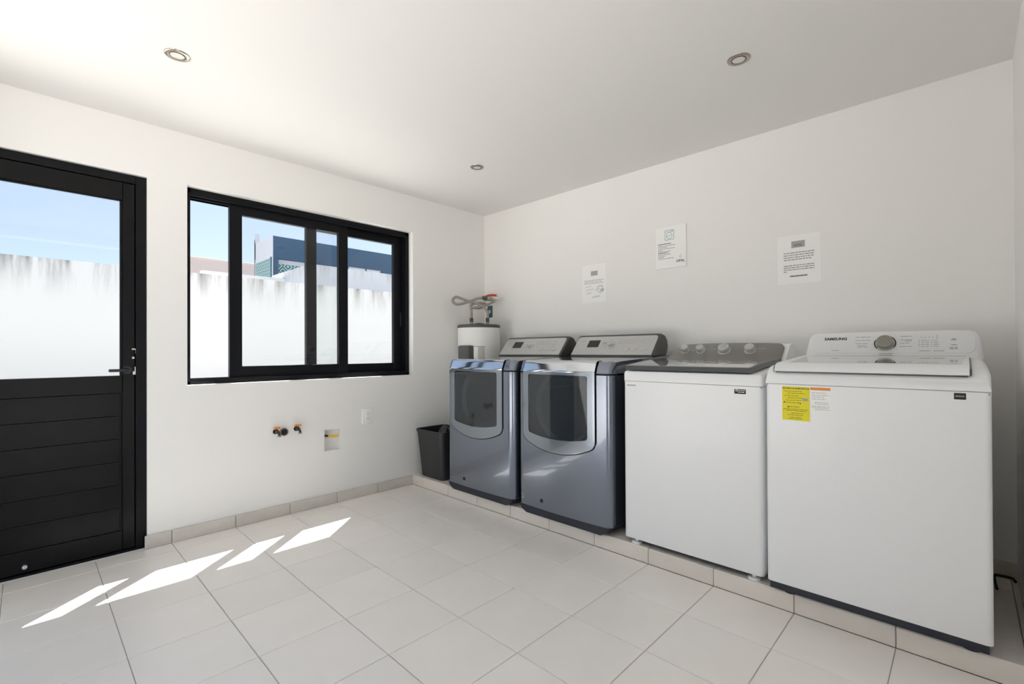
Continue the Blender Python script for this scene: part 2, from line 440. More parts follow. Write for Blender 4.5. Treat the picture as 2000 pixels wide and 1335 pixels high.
# plinth under the machines
pl = MB(); pl.box(PX + .009, 0, YB, 0, -.004, PZ - .009); pl = struct(pl, 'plinth', GROUT, 'low tiled plinth carrying the row of machines')
for c, d in zip(ys, ys[1:]):
    lay(pl, PLINTH_T, d - c - J, PZ - .003, (PX, (c + d) / 2, (PZ - .002) / 2), (math.radians(90), 0, math.radians(-90)), .009)
    for a, b in ((PX, PX + T), (PX + T, PX + 2 * T), (PX + 2 * T, 0)):
        lay(pl, PLINTH_T, b - a - J, d - c - J, ((a + b) / 2, (c + d) / 2, PZ))
tb = MB(); tb.box(-.009, -.0005, YB, -2.72, PZ, PZ + .07, .002, 1); struct(tb, 'baseboard_right', BASE_T, 'tile baseboard low on the wall behind the right washer')

# ------------------------------------------------------------------ window: two sliding black sashes, pushed to the right
wn = thing('window_1', (-1.615, .06, .912), 'black aluminium sliding window, left part open', 'window', kind='structure')
del wn['category']
x0, x1, z0, z1 = WIN
mb = MB()
mb.box(x0, x0 + .028, .06, .18, z0, z1, .002, 1); mb.box(x1 - .028, x1, .06, .18, z0, z1, .002, 1)
mb.box(x0, x1, .06, .18, z1 - .030, z1, .002, 1); mb.box(x0, x1, .06, .18, z0, z0 + .022, .002, 1)
for yy in (.062, .1195, .174):                         # sliding tracks
    mb.box(x0 + .028, x1 - .028, yy, yy + .004, z0 + .022, z0 + .034); mb.box(x0 + .028, x1 - .028, yy, yy + .004, z1 - .045, z1 - .030)
mb.build('frame', ALU, wn)
def sash(ax, bx_, y0, y1, zl, zh, wl, wr, hb, ht):
    mb = MB()
    mb.box(ax, ax + wl, y0, y1, zl, zh, .002, 1); mb.box(bx_ - wr, bx_, y0, y1, zl, zh, .002, 1)
    mb.box(ax + wl, bx_ - wr, y0, y1, zl, zl + hb, .002, 1); mb.box(ax + wl, bx_ - wr, y0, y1, zh - ht, zh, .002, 1)
    s = mb.build('sash', ALU, wn)
    ym = (y0 + y1) / 2
    g = MB(); g.box(ax + wl - .005, bx_ - wr + .005, ym - .002, ym + .002, zl + hb - .005, zh - ht + .005); g.build('pane', GLASS, s)
    return s
sash(-2.165, -1.355, .082, .1185, .934, 2.085, .073, .073, .083, .074)
sash(-1.655, -.846, .1245, .162, .934, 2.085, .075, .078, .080, .074)
mb = MB(); mb.box(-.868, -.852, .116, .126, 1.32, 1.44, .003, 2); mb.build('latch', BLACKP, wn)

# ------------------------------------------------------------------ door: black, glazed above, boards below
dr = thing('door_1', ((DOOR[0] + DOOR[1]) / 2, .03, 0), 'black metal door, glass above and boarded panel below', 'door', kind='structure')
del dr['category']
dx0, dx1, dz1 = DOOR[0], DOOR[1], DOOR[3]
mb = MB(); mb.box(dx0, dx0 + .05, .022, .10, 0, dz1, .002, 1); mb.box(dx1 - .048, dx1, .022, .10, 0, dz1, .002, 1); mb.box(dx0 + .05, dx1 - .048, .022, .10, dz1 - .045, dz1, .002, 1)
mb.box(dx0 + .05, dx1 - .048, .022, .10, 0, .012)
mb.box(dx0 + .05, dx0 + .075, .072, .10, .012, dz1 - .045); mb.box(dx1 - .075, dx1 - .048, .072, .10, .012, dz1 - .045); mb.box(dx0 + .05, dx1 - .048, .072, .10, dz1 - .07, dz1 - .045); mb.box(dx0 + .05, dx1 - .048, .072, .10, .012, .03)
mb.build('door_frame', ALU, dr)
lx0, lx1 = dx0 + .053, dx1 - .051
GXR, GXL = -2.708, lx0 + .055
mb = MB()
mb.box(lx0, GXL, .030, .070, .016, dz1 - .048, .003, 1); mb.box(GXR, lx1, .030, .070, .016, dz1 - .048, .003, 1)
mb.box(GXL, GXR, .030, .070, 1.962, dz1 - .048, .002, 1); mb.box(GXL, GXR, .030, .070, .885, .982, .003, 1); mb.box(GXL, GXR, .030, .070, .016, .122, .003, 1)
leaf = mb.build('leaf', ALU2, dr)
mb = MB(); mb.box(GXL - .004, GXR + .004, .046, .051, .978, 1.966); mb.build('pane', GLASS, leaf)
mb = MB(); mb.box(GXL, GXL + .012, .034, .046, .982, 1.962, .002, 1); mb.box(GXR - .012, GXR, .034, .046, .982, 1.962, .002, 1)
mb.box(GXL, GXR, .034, .046, 1.952, 1.962, .002, 1); mb.build('glazing_bead', ALU, leaf)
hb = (.885 - .122) / 6.0
for i in range(6):
    mb = MB(); mb.box(GXL, GXR, .040, .060, .122 + hb * i + .0007, .122 + hb * (i + 1) - .0007, .0012, 1); mb.build('board', ALU2, leaf)
mb = MB(); mb.box(GXL, GXR, .0605, .066, .122, .885); mb.build('back_sheet', ALU2, leaf)  # added behind the boards to stop light leaking through their gaps
mb = MB()                                               # thin moulding round the boards
mb.box(GXR - .012, GXR - .004, .034, .041, .13, .88, .002, 1); mb.box(GXL + .004, GXL + .012, .034, .041, .13, .88, .002, 1); mb.build('moulding', ALU, leaf)
mb = MB(); mb.cyl((-2.690, .030, 1.012), (-2.690, -.020, 1.012), .009); mb.cyl((-2.690, .030, 1.012), (-2.690, .024, 1.012), .022)
mb.box(-2.772, -2.682, -.026, -.012, 1.004, 1.020, .004, 2); mb.build('lever_handle', BLACKP, leaf)
mb = MB(); mb.box(-2.664, -2.656, .0285, .031, .985, 1.005, .001, 1); mb.box(-2.656, -2.650, .0285, .031, .985, 1.030, .001, 1)
mb.box(-2.668, -2.648, .0285, .031, 1.125, 1.133, .001, 1); mb.box(-2.652, -2.646, .0285, .031, 1.105, 1.128, .001, 1)
mb.cyl((-2.662, .031, 1.080), (-2.662, .025, 1.080), .006, seg=16); mb.build('lock_plate', SATIN, leaf)
mb = MB(); mb.cyl((-3.085, .031, .050), (-3.085, .008, .050), .010, seg=16, bev=.002); mb.build('floor_bolt', SATIN, leaf)

# ------------------------------------------------------------------ outside
gr = MB(); gr.box(-22, 22, -20, 30, -.16, -.121); struct(gr, 'ground', PATIO, 'pale concrete patio ground outside')
gw = MB(); gw.box(-9, 9, 5.65, 5.85, -.12, 2.40)
top_mesh(gw, 'garden_wall', GARDEN, (0, 5.65, 0), 'long white garden wall with grey stains outside the window', 'wall')
nb = thing('white_annex', (2.9, 7.5, 0), 'plain pale neighbour building rising right behind the garden wall', 'building')
mb = MB(); mb.box(1.454, 7.8, 7.5, 9.9, -.12, 3.12); mb.build('wall', NEIGH, nb)
mb = MB(); mb.box(1.454, 7.8, 7.5, 9.9, 3.12, 3.13); mb.build('coping', NEIGH, nb)
hs = thing('blue_house', (4.5, 11.5, 0), 'modern house with dark blue fascia and teal lattice screens', 'building')
BXL = 2.019
mb = MB(); mb.box(BXL + .02, 9.0, 11.52, 13.05, -.12, 3.0); mb.build('lower_wall', BLUEW, hs)
mb = MB(); mb.box(BXL + .02, 9.0, 11.50, 11.75, 3.93, 4.58); mb.build('fascia', BLUEW, hs)
mb = MB(); mb.box(BXL, BXL + .02, 11.50, 13.08, 3.97, 4.58); mb.box(BXL, BXL + .02, 11.50, 11.54, -.12, 3.97); mb.box(BXL, BXL + .02, 13.04, 13.08, -.12, 3.97); mb.build('side_fascia', LAVW, hs)
mb = MB(); mb.box(BXL + .02, BXL + .18, 11.52, 11.72, 3.0, 3.93); mb.build('corner_post', BLUEW, hs)
mb = MB(); mb.box(BXL + .16, 4.3, 11.78, 11.84, 2.9, 3.93); mb.build('lattice_screen', LATT, hs)
mb = MB(); mb.box(BXL + .03, BXL + .07, 11.70, 13.04, 2.9, 3.97); mb.build('lattice_screen', LATT, hs)
mb = MB(); mb.box(BXL + .02, 9.0, 11.75, 13.08, 3.95, 4.05); mb.build('roof', LAVW, hs)
mb = MB(); mb.box(BXL, BXL + .12, 12.98, 13.08, 4.05, 4.89); mb.box(BXL, 9.0, 13.02, 13.10, 3.0, 4.70); mb.build('parapet', LAVW, hs)
mb = MB(); mb.box(BXL + .2, 4.3, 11.74, 11.77, 3.80, 3.93); mb.build('soffit_band', LAVW, hs)
for a, b in ((4.42, 5.02), (5.07, 5.60)):
    mb = MB(); mb.box(a, b, 11.48, 11.50, 3.62, 3.95, .01, 1); wv = mb.build('window', GREYB, hs)
    mb = MB(); mb.box(a + .04, b - .04, 11.47, 11.48, 3.60, 3.91); mb.build('pane', LAVW, wv)
mb = MB(); mb.box(4.3, 9.0, 11.50, 11.72, 3.0, 3.93); mb.build('upper_wall', BLUEW, hs)
pk = thing('pink_house', (1.15, 15, 0), 'pale pink house far behind the garden wall', 'building')
mb = MB(); mb.box(-.4, 2.7, 15, 18, -.12, 4.22); mb.build('wall', PINK, pk)
mb = MB(); mb.box(-.45, 2.72, 14.95, 18.05, 4.22, 4.27, .01, 1); mb.build('coping', PINK, pk)
mb = MB(); mb.box(-.33, 2.0, 9.0, 9.2, -.12, 2.955)
top_mesh(mb, 'boundary_wall', STUCCO, (.8, 9, 0), 'short white boundary wall peeking over the garden wall', 'wall')

# ------------------------------------------------------------------ ceiling downlights
dl = thing('downlight', (-.862, -.862, CEILZ), 'recessed chrome downlight nearest the far room corner', 'downlight', 'recessed ceiling downlights')
mb = MB(); mb.lathe([(.031, .0), (.031, -.004), (.041, -.0055), (.047, -.003), (.048, .0)], (-.862, -.862, CEILZ), 36); mb.build('trim_ring', mat('nickel', (.42, .37, .32), .22, metal=.9), dl)
mb = MB(); mb.lathe([(.0305, .004), (.0305, -.003), (.024, -.005), (.001, -.0055)], (-.862, -.862, CEILZ), 28); ln = mb.build('lamp_lens', LENS, dl)
mb = MB(); mb.lathe([(.0312, -.0005), (.0312, -.0046), (.0275, -.0058), (.0275, -.0040)], (-.862, -.862, CEILZ), 28); mb.build('spring_clip_ring', DGREY, dl)
for (x, y, lb) in ((-2.622, -.866, 'recessed chrome downlight above the door and window side'), (-.862, -2.620, 'recessed chrome downlight above the right white washer')):
    c = copy_tree(dl); c.location = (x, y, CEILZ); c['label'] = lb

# ------------------------------------------------------------------ things on the window wall
def duplex(loc, label):
    t = thing('wall_outlet', loc, label, 'outlet')
    x, y, z = loc
    mb = MB(); mb.prism(rrect(-.045, .045, -.060, .060, .006), (x, y, z), (1, 0, 0), (0, 0, 1), (0, -1, 0), 0, .007, .002); mb.build('cover_plate', WHITEP, t)
    mb = MB(); mb.prism(rrect(-.018, .018, -.036, .036, .003), (x, y, z), (1, 0, 0), (0, 0, 1), (0, -1, 0), .006, .009, .001); ins = mb.build('socket_insert', WHITEP, t)
    mb = MB()
    for s in (1, -1):
        cz = z + .018 * s
        mb.box(x - .008, x - .006, y - .0096, y - .0085, cz, cz + .008); mb.box(x + .006, x + .008, y - .0096, y - .0085, cz, cz + .008); mb.cyl((x, y - .0085, cz - .006), (x, y - .0096, cz - .006), .0028, seg=10)
    mb.build('slots', DGREY, ins)
    return t
duplex((-1.2395, -.0005, .609), 'white duplex outlet on the wall below the window')

def faucet(loc, label, turn):
    x, y, z = loc; k_ = .68
    t = thing('wall_faucet', loc, label, 'faucet', 'laundry faucets below the window')
    p = lambda a, b, c: (x + a * k_, y - b * k_, z + c * k_)
    mb = MB(); mb.cyl(p(0, 0, 0), p(0, .050, 0), .011 * k_, seg=16); mb.cyl(p(0, 0, 0), p(0, .006, 0), .024 * k_, seg=20)
    mb.cyl(p(0, .047, .014), p(0, .047, -.014), .020 * k_, seg=16)
    mb.tube([p(0, .045, 0), p(.006, .068, -.006), p(.010, .076, -.022), p(.010, .076, -.032)], .012 * k_, 12); mb.build('body', BRASSD, t)
    mb = MB(); mb.cyl(p(.010, .076, -.030), p(.010, .076, -.044), .017 * k_, seg=18); mb.build('hose_thread', GREYM, t)
    mb = MB(); mb.cyl(p(0, .047, .010), p(0, .047, .032), .009 * k_, seg=12); mb.build('stem', BRASSD, t)
    mb = MB(); c = Vector(p(0, .047, .038)); zz = Vector((0, 0, 1))
    for k in range(4):
        a = turn + k * math.pi / 2; d = Vector((math.cos(a), math.sin(a), 0)) * k_; mb.cyl(c, c + d * .026, .0062 * k_, seg=10); mb.cyl(c + d * .026 - zz * .008 * k_, c + d * .026 + zz * .008 * k_, .009 * k_, seg=10)
    mb.cyl(c - zz * .008 * k_, c + zz * .010 * k_, .011 * k_, seg=14); mb.build('cross_handle', ORH, t)
faucet((-1.916, -.0005, .574), 'dark wall faucet with orange handle beside the drain stub', .4)
faucet((-1.780, -.0005, .578), 'dark wall faucet with orange handle between drain stub and niche', .1)
dp = thing('drain_stub', (-1.862, -.0005, .566), 'round brown drain pipe end in the wall beside a faucet', 'pipe')
mb = MB(); mb.lathe([(.0205, 0), (.026, 0), (.026, .014), (.0235, .016), (.0205, .014), (.0205, .002)], (0, 0, 0), 28)
mb.bm.transform(Matrix.Translation((-1.862, -.0005, .566)) @ Matrix.Rotation(math.radians(90), 4, 'X')); mb.build('pipe_rim', PVC, dp)
mb = MB(); mb.cyl((-1.862, -.0008, .566), (-1.862, -.004, .566), .0205, seg=28); mb.build('pipe_bore', mat('pipe_dark', (.03, .022, .02), .8), dp)

gv = thing('gas_valve', (-1.52, .054, .492), 'black gas pipe stub with yellow lever inside the wall niche', 'valve')
mb = MB(); mb.tube([(-1.578, .030, .497), (-1.560, .026, .496), (-1.545, .022, .492), (-1.530, .018, .490)], .007, 12); mb.build('pipe', BLACKP, gv)
mb = MB(); mb.tube([(-1.545, .012, .491), (-1.525, .008, .490), (-1.495, .006, .489), (-1.476, .006, .489)], .0095, 14); mb.build('lever', YELV, gv)
mb = MB(); mb.cyl((-1.54, .0545, .491), (-1.54, .010, .491), .008, seg=14); mb.build('bracket', GREYM, gv)

# ------------------------------------------------------------------ notices on the machine wall (face -x; u runs to the right, i.e. -y)
UX, VZ = (0, -1, 0), (0, 0, 1)
def sheet(name, y0, y1, z0, z1, thick, label, cat, material=PAPER, tilt=0):
    t = thing(name, (-.0005, (y0 + y1) / 2, z0), label, cat, 'notices on the machine wall')
    mb = MB(); mb.box(-.0008 - thick, -.0008, y1, y0, z0, z1); mb.build('sheet', material, t)
    return t, -.0008 - thick - .0003
# left: small plain notice, photo of clothes washed out
t, px = sheet('paper_notice', -1.148, -1.370, 1.484, 1.781, .0012, 'pale paper notice with washed out picture, leftmost on the wall', 'notice')
mb = MB(); mb.quad((px, -1.232, 1.694), (px, -1.295, 1.694), (px, -1.295, 1.730), (px, -1.232, 1.730)); mb.build('logo_block', GREYI, t)
mb = MB(); bars(mb, [(0, .185 - .02 * (i % 2), -.012 * i) for i in range(3)], (px, -1.168, 1.655), UX, VZ, .006, 0, random.Random(1)); mb.build('printed_text', INKL, t)
mb = MB()
for k, (a, b, c, d) in enumerate(((.01, .075, -.05, -.045), (.02, .09, -.075, -.068), (.03, .07, -.103, -.094), (.08, .15, -.134, -.124), (.10, .17, -.075, -.07), (.15, .185, -.09, -.075), (.13, .18, -.055, -.05))):
    mb.quad(*[(px, -1.165 - p, 1.655 + q) for p, q in ((a, c), (b, c + .006), (b, d + .006), (a, d))])
for r in (.030, .020):
    for k in range(18):
        a0, a1 = 2 * math.pi * k / 18, 2 * math.pi * (k + 1) / 18
        mb.quad(*[(px, -1.318 - rr * math.cos(a), 1.585 + rr * math.sin(a)) for rr, a in ((r, a0), (r + .004, a0), (r + .004, a1), (r, a1))])
mb.build('printed_picture', mat('washed_ink', (.66, .65, .63), .7), t)
# middle: rigid board with washer icon and OPAL
t, px = sheet('board_notice', -1.783, -2.000, 1.675, 1.960, .008, 'white rigid board with washer icon and the word OPAL', 'notice')
o = (px, -1.783, 1.675)
def P2(a, b): return (px, -1.783 - a, 1.675 + b)
mb = MB()
def ring(mb, pts_o, pts_i):
    n = len(pts_o)
    for i in range(n): mb.quad(*[P2(*q) for q in (pts_o[i], pts_o[(i + 1) % n], pts_i[(i + 1) % n], pts_i[i])])
ring(mb, rrect(.066, .134, .192, .262, .006), rrect(.0705, .1295, .1965, .2575, .004))
circ = lambda r: [(.100 + r * math.cos(2 * math.pi * k / 24), .222 + r * math.sin(2 * math.pi * k / 24)) for k in range(24)]
ring(mb, circ(.023), circ(.019))
mb.quad(*[P2(*q) for q in ((.082, .222), (.118, .226), (.118, .222), (.082, .218))])
mb.quad(*[P2(*q) for q in ((.072, .247), (.128, .247), (.128, .2505), (.072, .2505))])
mb.quad(*[P2(*q) for q in ((.112, .249), (.125, .249), (.125, .256), (.112, .256))]); mb.build('washer_icon', TEALI, t)
mb = MB(); bars(mb, [(.018, .112, .166), (.018, .095, .104)], o, UX, VZ, .006, 0, random.Random(5)); mb.build('printed_heading', INK, t)
mb = MB(); bars(mb, [(.018, .140, .154), (.018, .085, .144), (.018, .138, .133), (.018, .055, .123), (.018, .11, .115), (.018, .11, .093), (.018, .075, .083), (.018, .065, .075), (.018, .130, .065)], o, UX, VZ, .0042, 0, random.Random(6)); mb.build('printed_text', mat('mid_ink', (.28, .27, .26), .7), t)
mb = text_mb('OPAL', .024, (px, -1.783 - .178, 1.675 + .040), UX, VZ, 0, bold=.0006); mb.build('printed_name', INKB, t)
mb = MB(); ring(mb, [(.178 + .008 * math.cos(a) * (1 if math.sin(a) < 0 else 1 - .75 * math.sin(a)), .068 + (.008 if math.sin(a) < 0 else .018) * math.sin(a)) for a in [2 * math.pi * k / 20 for k in range(20)]],
     [(.178 + .005 * math.cos(a) * (1 if math.sin(a) < 0 else 1 - .75 * math.sin(a)), .068 + (.005 if math.sin(a) < 0 else .013) * math.sin(a)) for a in [2 * math.pi * k / 20 for k in range(20)]]); mb.build('drop_logo', TEALI, t)
# right: letter sheet with grey logo block
t, px = sheet('letter_notice', -2.549, -2.767, 1.490, 1.770, .0012, 'white letter notice with grey logo block above right washer', 'notice')
o = (px, -2.549, 1.490)
def P3(a, b): return (px, -2.549 - a, 1.490 + b)
mb = MB(); mb.quad(*[P3(*q) for q in ((.072, .207), (.140, .207), (.140, .245), (.072, .245))]); mb.build('logo_block', GREYI, t)
mb = text_mb('OPAL', .017, (px - .0004, -2.549 - .106, 1.490 + .220), UX, VZ, 0, bold=.0004); mb.build('logo_name', INK, t)
R1 = random.Random(11)
mb = MB(); bars(mb, [(.032, .186, .176), (.032, .184, .163), (.032, .186, .150), (.032, .172, .137), (.032, .186, .103), (.032, .186, .091), (.032, .186, .079), (.032, .050, .068)], o, UX, VZ, .0052, 0, R1, .006, .022, .003); mb.build('printed_text', mat('mid_ink2', (.30, .29, .28), .7), t)
mb = MB(); bars(mb, [(.064, .152, .040)], o, UX, VZ, .008, 0, R1, .005, .012, .0015); mb.build('printed_signature', INK, t)

# ------------------------------------------------------------------ dryers
DW = .700
D0, D1 = .055, .600              # door edges
G0, G1 = .100, .552              # glass edges
S1, ARC = .985, .078            # start and length of the slanted band that rounds over to the deck
def d_plan(l):
    c = .014 * (2 * l / DW - 1) ** 2; r = .042
    for e in (l, DW - l):
        if e < r: c += r - math.sqrt(max(0, r * r - (r - e) ** 2))
    return c
def d_prof(s):
    if s <= S1: return 0.0, s, (1, 0)
    A0 = math.atan2(.018, .048); L1 = math.hypot(.018, .048); R_ = .022
    if s <= S1 + L1:
        k = (s - S1) / L1; return .018 * k, S1 + .048 * k, (math.cos(A0), -math.sin(A0))
    if s <= S1 + ARC:
        a = A0 + (s - S1 - L1) / (ARC - L1) * (math.pi / 2 - A0)
        return .018 + R_ * (math.cos(A0) - math.cos(a)), S1 + .048 + R_ * (math.sin(a) - math.sin(A0)), (math.cos(a), -math.sin(a))
    d = s - S1 - ARC; xe = .018 + R_ * math.cos(A0)
    return xe + d, S1 + .048 + R_ * (1 - math.sin(A0)) + d * .047, (0, -1)
S_BACK = S1 + ARC + .741
def d_door_lo(l, g=0.0):
    a, b = D0 - g, D1 + g
    t = abs(2 * (l - a) / (b - a) - 1); z = .493 - g + .068 * t ** 2.1; e = min(l - a, b - l); r = .028
    if e < r: z += r - math.sqrt(max(0, r * r - (r - max(e, 0)) ** 2))
    return z
def d_glass_lo(l):
    t = abs(2 * (l - G0) / (G1 - G0) - 1); z = .574 + .026 * t ** 2; e = min(l - G0, G1 - l); r = .016
    if e < r: z += r - math.sqrt(max(0, r * r - (r - max(e, 0)) ** 2))
    return z
def d_glass_hi(l):
    e = min(l - G0, G1 - l); r = .014; z = .964
    if e < r: z -= r - math.sqrt(max(0, r * r - (r - max(e, 0)) ** 2))
    return z
def lin(a, b, n, ease=False):
    L = [a + (b - a) * i / n for i in range(n + 1)]
    if ease: L = [a + (b - a) * (.5 - .5 * math.cos(math.pi * i / n)) for i in range(n + 1)]
    return L
def d_sheet(mb, O, ls, lo, hi, ns, push=0.0, thick=.008, flat=False):
    """curved sheet over l (to the right) and s (up and over the top)"""
    cols_f, cols_b = [], []
    for l in ls:
        a, b = lo(l), hi(l); f_, b_ = [], []
        marks = [a + (b - a) * k / ns for k in range(ns + 1)]
        for s in marks:
            dx, z, nn = d_prof(s); pl_ = d_plan(l)
            x = dx + pl_
            f_.append(mb.bm.verts.new((O[0] + x - nn[0] * push, O[1] - l, O[2] + z - nn[1] * push)))
            b_.append(mb.bm.verts.new((O[0] + x - nn[0] * (push - thick), O[1] - l, O[2] + z - nn[1] * (push - thick))))
        cols_f.append(f_); cols_b.append(b_)
    n = len(ls)
    for i in range(n - 1):
        for k in range(ns):
            mb.bm.faces.new((cols_f[i][k], cols_f[i + 1][k], cols_f[i + 1][k + 1], cols_f[i][k + 1]))
            mb.bm.faces.new((cols_b[i][k], cols_b[i][k + 1], cols_b[i + 1][k + 1], cols_b[i + 1][k]))
    for i in range(n - 1):
        for k in (0, ns): mb.bm.faces.new((cols_f[i][k], cols_b[i][k], cols_b[i + 1][k], cols_f[i + 1][k]))
    for i in (0, n - 1):
        for k in range(ns): mb.bm.faces.new((cols_f[i][k], cols_f[i][k + 1], cols_b[i][k + 1], cols_b[i][k]))
CA, CB = (-.33, 1.073), (-.215, 1.208)      # console face: bottom and top edge (x, z)
def make_dryer(O):
    """O = front-left corner on the floor line: x of the front, y of the left edge, z=0"""
    t = thing('clothes_dryer', (O[0] + .35, O[1] - DW / 2, PZ), '', 'dryer', 'slate dryers')
    ox, oy, oz = O
    zb = .130
    # lower cabinet
    g = .005
    c0, c1 = D0 - g, D1 + g + .006
    mb = MB()
    edge = [0, .002, .005, .010, .016, .024, .033, .042]
    left = edge + [c0]; right = [c1] + lin(c1 + .01, DW - .042, 4) + [DW - e for e in edge[::-1]][1:]
    d_sheet(mb, O, left, lambda l: zb, lambda l: .970, 12); d_sheet(mb, O, right, lambda l: zb, lambda l: .970, 12)
    d_sheet(mb, O, lin(c0, c1, 40, True), lambda l: zb, lambda l: d_door_lo(l, g) , 12)
    mb.box(ox + .772, ox + .780, oy - DW, oy, zb, 1.07)
    mb.box(ox + .06, ox + .78, oy - DW, oy, zb, zb + .008)
    body = mb.build('cabinet', SLATE, t, angle=28)
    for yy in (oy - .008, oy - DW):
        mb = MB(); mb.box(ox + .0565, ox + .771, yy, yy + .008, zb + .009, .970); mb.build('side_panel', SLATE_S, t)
    mb = MB(); mb.cyl((ox - .0004 + d_plan(.208) - .001, oy - .208, .183), (ox + .004 + d_plan(.208), oy - .208, .183), .012, seg=18); mb.build('screw_hole', DARKGAP, body)
    # top cover: corner pieces beside the door and the deck behind it
    mb = MB(); SD = S1 + ARC + .03
    d_sheet(mb, O, left, lambda l: .980, lambda l: S_BACK - d_plan(l), 22); d_sheet(mb, O, right, lambda l: .980, lambda l: S_BACK - d_plan(l), 22)
    d_sheet(mb, O, lin(c0, c1, 12), lambda l: SD + .004, lambda l: S_BACK - d_plan(l), 6)
    for yy in (oy - .008, oy - DW):
        mb.prism([(.057, .980), (.78, .980), (.78, 1.070), (.105, 1.0425), (.082, 1.033), (.066, 1.0)], (ox, yy, 0), (1, 0, 0), (0, 0, 1), (0, 1, 0), 0, .008)
    mb.build('top_cover', SLATE, t, angle=28)
    # dark backing sheets standing in for shade in the joint gaps
    mb = MB(); d_sheet(mb, O, left, lambda l: .90, lambda l: 1.0, 3, -.014, .004); d_sheet(mb, O, right, lambda l: .90, lambda l: 1.0, 3, -.014, .004)
    gl = lin(D0 - .010, D0 + .006, 3); gr_ = lin(D1 - .006, D1 + .014, 3)
    d_sheet(mb, O, gl, lambda l: .50, lambda l: SD, 20, -.014, .004); d_sheet(mb, O, gr_, lambda l: .50, lambda l: SD, 20, -.014, .004)
    d_sheet(mb, O, lin(D0 - .008, D1 + .010, 30), lambda l: d_door_lo(min(max(l, D0 - .005), D1 + .005), .012) - .004, lambda l: d_door_lo(min(max(l, D0 + .001), D1 - .001)) + .012, 3, -.014, .004)
    mb.build('gap_shade', DARKGAP, t)
    # door with window
    mb = MB(); P_ = .004
    e0 = [D0, D0 + .002, D0 + .006, D0 + .014, D0 + .028]; e1 = [D1 - .028, D1 - .014, D1 - .006, D1 - .002, D1]
    hiD = lambda l: S1 - .004
    d_sheet(mb, O, e0 + [G0], d_door_lo, hiD, 20, P_, .012); d_sheet(mb, O, [G1] + e1, d_door_lo, hiD, 20, P_, .012)
    gls = [G0, G0 + .001, G0 + .004, G0 + .009, G0 + .016] + lin(G0 + .03, G1 - .03, 16) + [G1 - .016, G1 - .009, G1 - .004, G1 - .001, G1]
    d_sheet(mb, O, gls, d_door_lo, d_glass_lo, 4, P_, .012); d_sheet(mb, O, gls, d_glass_hi, hiD, 3, P_, .012)
    door = mb.build('door', SLATE_D, t, angle=28)
    mb = MB(); d_sheet(mb, O, e0 + lin(G0, G1, 16) + e1, lambda l: S1 - .004, lambda l: SD, 18, P_, .012); mb.build('door_band', BAND, door, angle=28, label='polished band along the door top, lightened to brighten its window reflection')
    mb = MB(); d_sheet(mb, O, gls, d_glass_lo, d_glass_hi, 8, -.001, .004); mb.build('pane', DGLASS, door, angle=28)
    mb = MB()                                             # small maker's mark on the door's top edge
    for l0, l1 in ((.285, .305), (.305, .325)):
        d_sheet(mb, O, [l0, l1], lambda l: S1 + ARC * .93 - .010 * (1 - abs(l - .305) / .02), lambda l: S1 + ARC * 1.06 - .008 * (1 - abs(l - .305) / .02), 2, P_ + .0006, .0005)
    mb.build('door_mark', CHROME, door)
    # drum seen through the window
    cy, cz = oy - (G0 + G1) / 2, .765
    mb = MB()
    ang = [2 * math.pi * k / 40 for k in range(40)]
    ringv = lambda x, r: [mb.bm.verts.new((ox + x, cy + r * math.cos(a), cz + r * math.sin(a))) for a in ang]
    A = ringv(.07, .225); B = ringv(.10, .205); C = ringv(.11, .27); Dv = ringv(.58, .27)
    for P, Q in ((A, B), (B, C), (C, Dv)):
        for k in range(40): mb.bm.faces.new((P[k], P[(k + 1) % 40], Q[(k + 1) % 40], Q[k]))
    mb.bm.faces.new(Dv)
    drum = mb.build('drum', DRUM, t)
    mb = MB()
    out = [(ox + .07, oy - p, q) for p, q in rrect(.030, DW - .030, .50, .972, .02)]
    O_ = []                                               # bulkhead plate with round hole
    for a in ang:
        d = Vector((math.cos(a), math.sin(a))); k = min((.31 / abs(d.x)) if abs(d.x) > 1e-6 else 9, ((.205 if d.y > 0 else .262) / abs(d.y)) if abs(d.y) > 1e-6 else 9)
        k = max(k, .2255); O_.append(mb.bm.verts.new((ox + .0705, cy + d.x * k, cz + d.y * k)))
    I_ = [mb.bm.verts.new((ox + .0705, cy + .225 * math.cos(a), cz + .225 * math.sin(a))) for a in ang]
    for k in range(40): mb.bm.faces.new((O_[k], O_[(k + 1) % 40], I_[(k + 1) % 40], I_[k]))
    mb.build('bulkhead', DGREY, t)
    for k in range(3):
        a = 2 * math.pi * k / 3 + .5; d = Vector((0, math.cos(a), math.sin(a))); c = Vector((ox, cy, cz))
        mb = MB(); mb.cyl(c + d * .268 + Vector((.13, 0, 0)), c + d * .268 + Vector((.55, 0, 0)), .04, .03, seg=14); mb.build('drum_vane', DRUM, drum)
    # base
    mb = MB(); mb.prism([(.014, 0), (.014, 0), (.03, -.03), (.07, -.05), (DW - .07, -.05), (DW - .03, -.03), (DW - .014, 0)][1:], (ox + .012, oy, zb), (0, -1, 0), (0, 0, 1), (1, 0, 0), 0, .74)
    mb.build('base', NAVY, t)
    # console
    mb = MB()
    prof = [(CA[0] - .012, 1.068), (CA[0] - .012, 1.076), (CB[0] - .010, 1.214), (CB[0] + .004, 1.2195), (CB[0] + .045, 1.210), (CB[0] + .075, 1.180), (CB[0] + .085, 1.140), (CB[0] + .075, 1.10), (CB[0] + .05, 1.068)]
    n = len(prof); yl, yr = oy - .038, oy - DW + .010
    cx_, cz_ = -.20, 1.135
    secs = [(0.0, .90), (.006, .965), (.016, 1.0)]
    stations = [(yl - d, k) for d, k in secs] + [(yr + d, k) for d, k in secs[::-1]]
    rings = []
